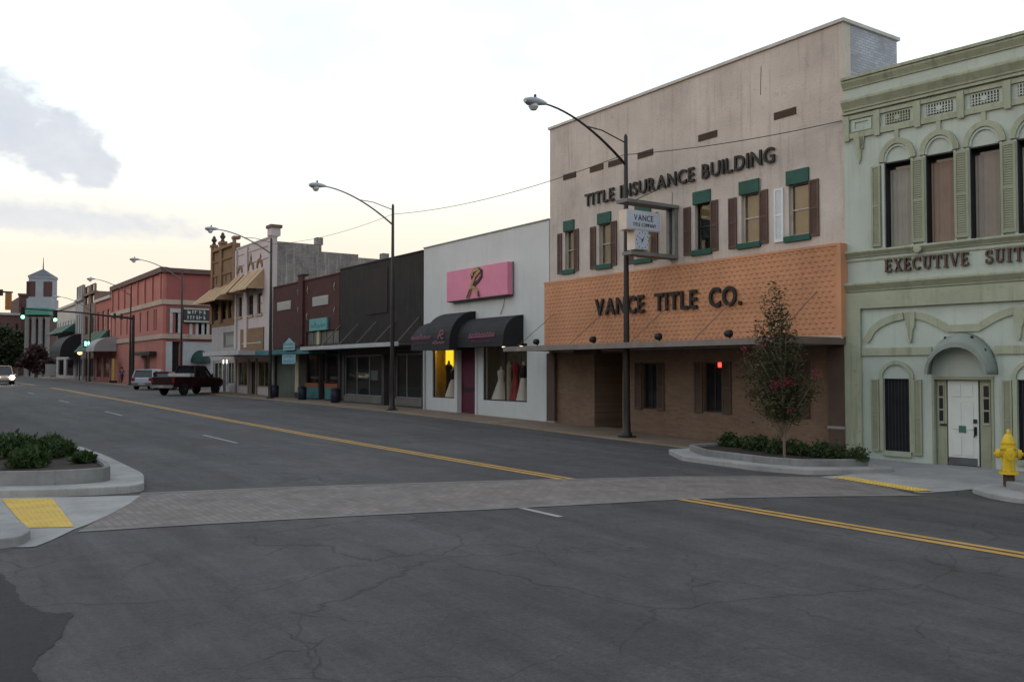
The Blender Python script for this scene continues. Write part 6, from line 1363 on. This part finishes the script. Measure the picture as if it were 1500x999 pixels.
# right planter: a row of leafy clumps and one round bush
rr = [(1075, 652), (1093, 650), (1112, 650), (1128, 653), (1143, 657), (1160, 655), (1176, 653), (1190, 657), (1206, 659), (1222, 660), (1240, 664), (1256, 667), (1105, 660), (1135, 664), (1168, 666), (1200, 668)]
ordn = ['first', 'second', 'third', 'fourth', 'fifth', 'sixth', 'seventh', 'eighth', 'ninth', 'tenth', 'eleventh', 'twelfth']
for i, (px, py) in enumerate(rr):
    p = at_z(px, py, zmul(17.2, 14, .28)); p.x = min(17.95, max(16.35, p.x)); p.y = min(16.1, max(12.3, p.y))
    lab = ('leafy green clump in the back row of the right planter, %s from the left' % ordn[i]) if i < 12 else ('leafy green clump at the front of the right planter, %s from the left' % ordn[i-12])
    shrub(lab, p.x, p.y, zmul(p.x, p.y, .28), random.uniform(.24, .34), random.uniform(.26, .36), 420, LF_SH if i % 3 else LF_GR, size=.085, group='clumps in the right planter')
p = at_z(1298, 680, gz(18, 11.9)+.3); shrub('round dark bush at the right end of the right planter', 17.75, 12.15, zmul(17.75, 12.15, .28), .26, .33, 1500, LF_SH, size=.05)
ll = [((20, 668), .5, .62, 'big grassy shrub at the left edge of the left planter'), ((62, 672), .42, .55, 'grassy shrub in the middle of the left planter'), ((40, 684), .40, .45, 'low grassy shrub at the front of the left planter'), ((92, 668), .30, .36, 'small grassy tuft near the nose of the left planter'), ((122, 678), .20, .20, 'last low tuft at the nose of the left planter'), ((75, 662), .36, .42, 'grassy shrub at the back of the left planter'), ((-20, 672), .5, .6, 'grassy shrub cut by the left edge of the photo')]
for (px, py), rad, h_, lab in ll:
    p = at_z(px, py, zmul(3, 19, .40)); shrub(lab, p.x, p.y, zmul(p.x, p.y, .40), rad*.9, h_*.72, 1400, LF_GR, False, .13, 'shrubs in the left planter')
def tree(label, px, Y, pyb, pyt, halfw, m, n=5000, size=.5, trunk=True, name='street_tree'):
    r0 = ray(px, 540); X = Y*r0.x/r0.y; z = gz(X, Y); d = Vector((X, Y, 0)).dot(_fw); k = d/FPX; top = EH+(541-pyt)*k-z; hw = halfw*k
    t = thing(name, label, 'tree', (X, Y, z)); lo = top*.18
    MB().tube([(0, 0, -.1), (.1, 0, top*.3), (-.1, .1, top*.75)], [.28, .2, .05], 8).build('trunk', M_BARK, t)
    q = MB(); pos = []
    r = random.Random(int(px*7)); cl = [(r.gauss(0, .45)*hw, r.gauss(0, .45)*hw, lo+(top-lo)*r.uniform(.1, .92)) for _ in range(26)]
    for c in cl: q.tube([(0, 0, min(c[2]*.7, top*.6)), tuple(v*.6 if i < 2 else v*.9 for i, v in enumerate(c)), c], [.08, .05, .02], 4)
    q.build('limbs', M_BARK, t)
    for i in range(n): c = cl[r.randrange(26)]; s = hw*.22; pos.append((c[0]+r.gauss(0, s), c[1]+r.gauss(0, s), max(.2, c[2]+r.gauss(0, s*.9))))
    leaf_mesh(np.array(pos), size, 'crown', m, t, asp=.7)
tree('dark green tree left of the church tower', 24, 192, 550, 486, 13, LF_DK, 6000, .55)
tree('maroon-leaved bushy tree before the church tower', 53, 168, 550, 508, 15, LF_MR, 6000, .45)
tree('dark green tree at the left edge of the street end', 4, 196, 550, 480, 13, LF_DK, 5000, .6)

# ================================================================== pedestrian
def pedestrian():
    X = 18.9; Y = pole_at(178.5, X); t = thing('person', 'person in a blue top walking on the far sidewalk', 'person', (X, Y, sz(Y)-.02), R(200))
    J = {'pel': (0, 0, .95, .13), 'wai': (0, 0, 1.12, .12), 'che': (0, .01, 1.35, .15), 'nec': (0, 0, 1.52, .055), 'hed': (0, .02, 1.62, .09), 'top': (0, .01, 1.74, .07),
         'lh': (.09, 0, .92, .085), 'lk': (.10, .14, .50, .06), 'la': (.10, .12, .08, .042), 'lf': (.10, .26, .03, .035), 'rh': (-.09, 0, .92, .085), 'rk': (-.10, -.04, .49, .06), 'ra': (-.10, -.26, .12, .042), 'rf': (-.10, -.16, .03, .035),
         'ls': (.19, 0, 1.44, .06), 'le': (.24, -.10, 1.16, .043), 'lw': (.23, .02, .92, .032), 'lp': (.22, .06, .83, .035), 'rs': (-.19, 0, 1.44, .06), 're': (-.24, .06, 1.17, .043), 'rw': (-.23, .22, .96, .032), 'rp': (-.22, .28, .89, .035)}
    E_ = [('pel', 'wai'), ('wai', 'che'), ('che', 'nec'), ('nec', 'hed'), ('hed', 'top'), ('pel', 'lh'), ('lh', 'lk'), ('lk', 'la'), ('la', 'lf'), ('pel', 'rh'), ('rh', 'rk'), ('rk', 'ra'), ('ra', 'rf'), ('che', 'ls'), ('ls', 'le'), ('le', 'lw'), ('lw', 'lp'), ('che', 'rs'), ('rs', 're'), ('re', 'rw'), ('rw', 'rp')]
    def skin(name, keys, m, grow):
        ks = [k for k in J if k in keys]; me = bpy.data.meshes.new(name); me.from_pydata([J[k][:3] for k in ks], [(ks.index(a), ks.index(b)) for a, b in E_ if a in ks and b in ks], []); o = bpy.data.objects.new(name, me); COL.objects.link(o); o.parent = t; me.materials.append(m)
        s = o.modifiers.new('skin', 'SKIN'); s.use_smooth_shade = True
        for i, k in enumerate(ks): me.skin_vertices[0].data[i].radius = (J[k][3]*grow, J[k][3]*grow*.85); me.skin_vertices[0].data[i].use_root = (i == 0)
        o.modifiers.new('sub', 'SUBSURF').levels = 1; return o
    skin('body', list(J), mat('skin_tone', (.32, .19, .13), .6), 1.0)
    skin('shirt', ['pel', 'wai', 'che', 'ls', 'le', 'rs', 're'], mat('blue_shirt', (.07, .06, .20), .85), 1.14); skin('trousers', ['pel', 'lh', 'lk', 'la', 'rh', 'rk', 'ra'], mat('dark_trousers', (.03, .03, .05), .85), 1.12)
    MB().lathe([(.105, 1.64), (.108, 1.70), (.08, 1.79), (.02, 1.82)], (0, -.005, 0), 12).build('hair', mat('dark_hair', (.02, .015, .012), .7), t, smooth=True)
pedestrian()
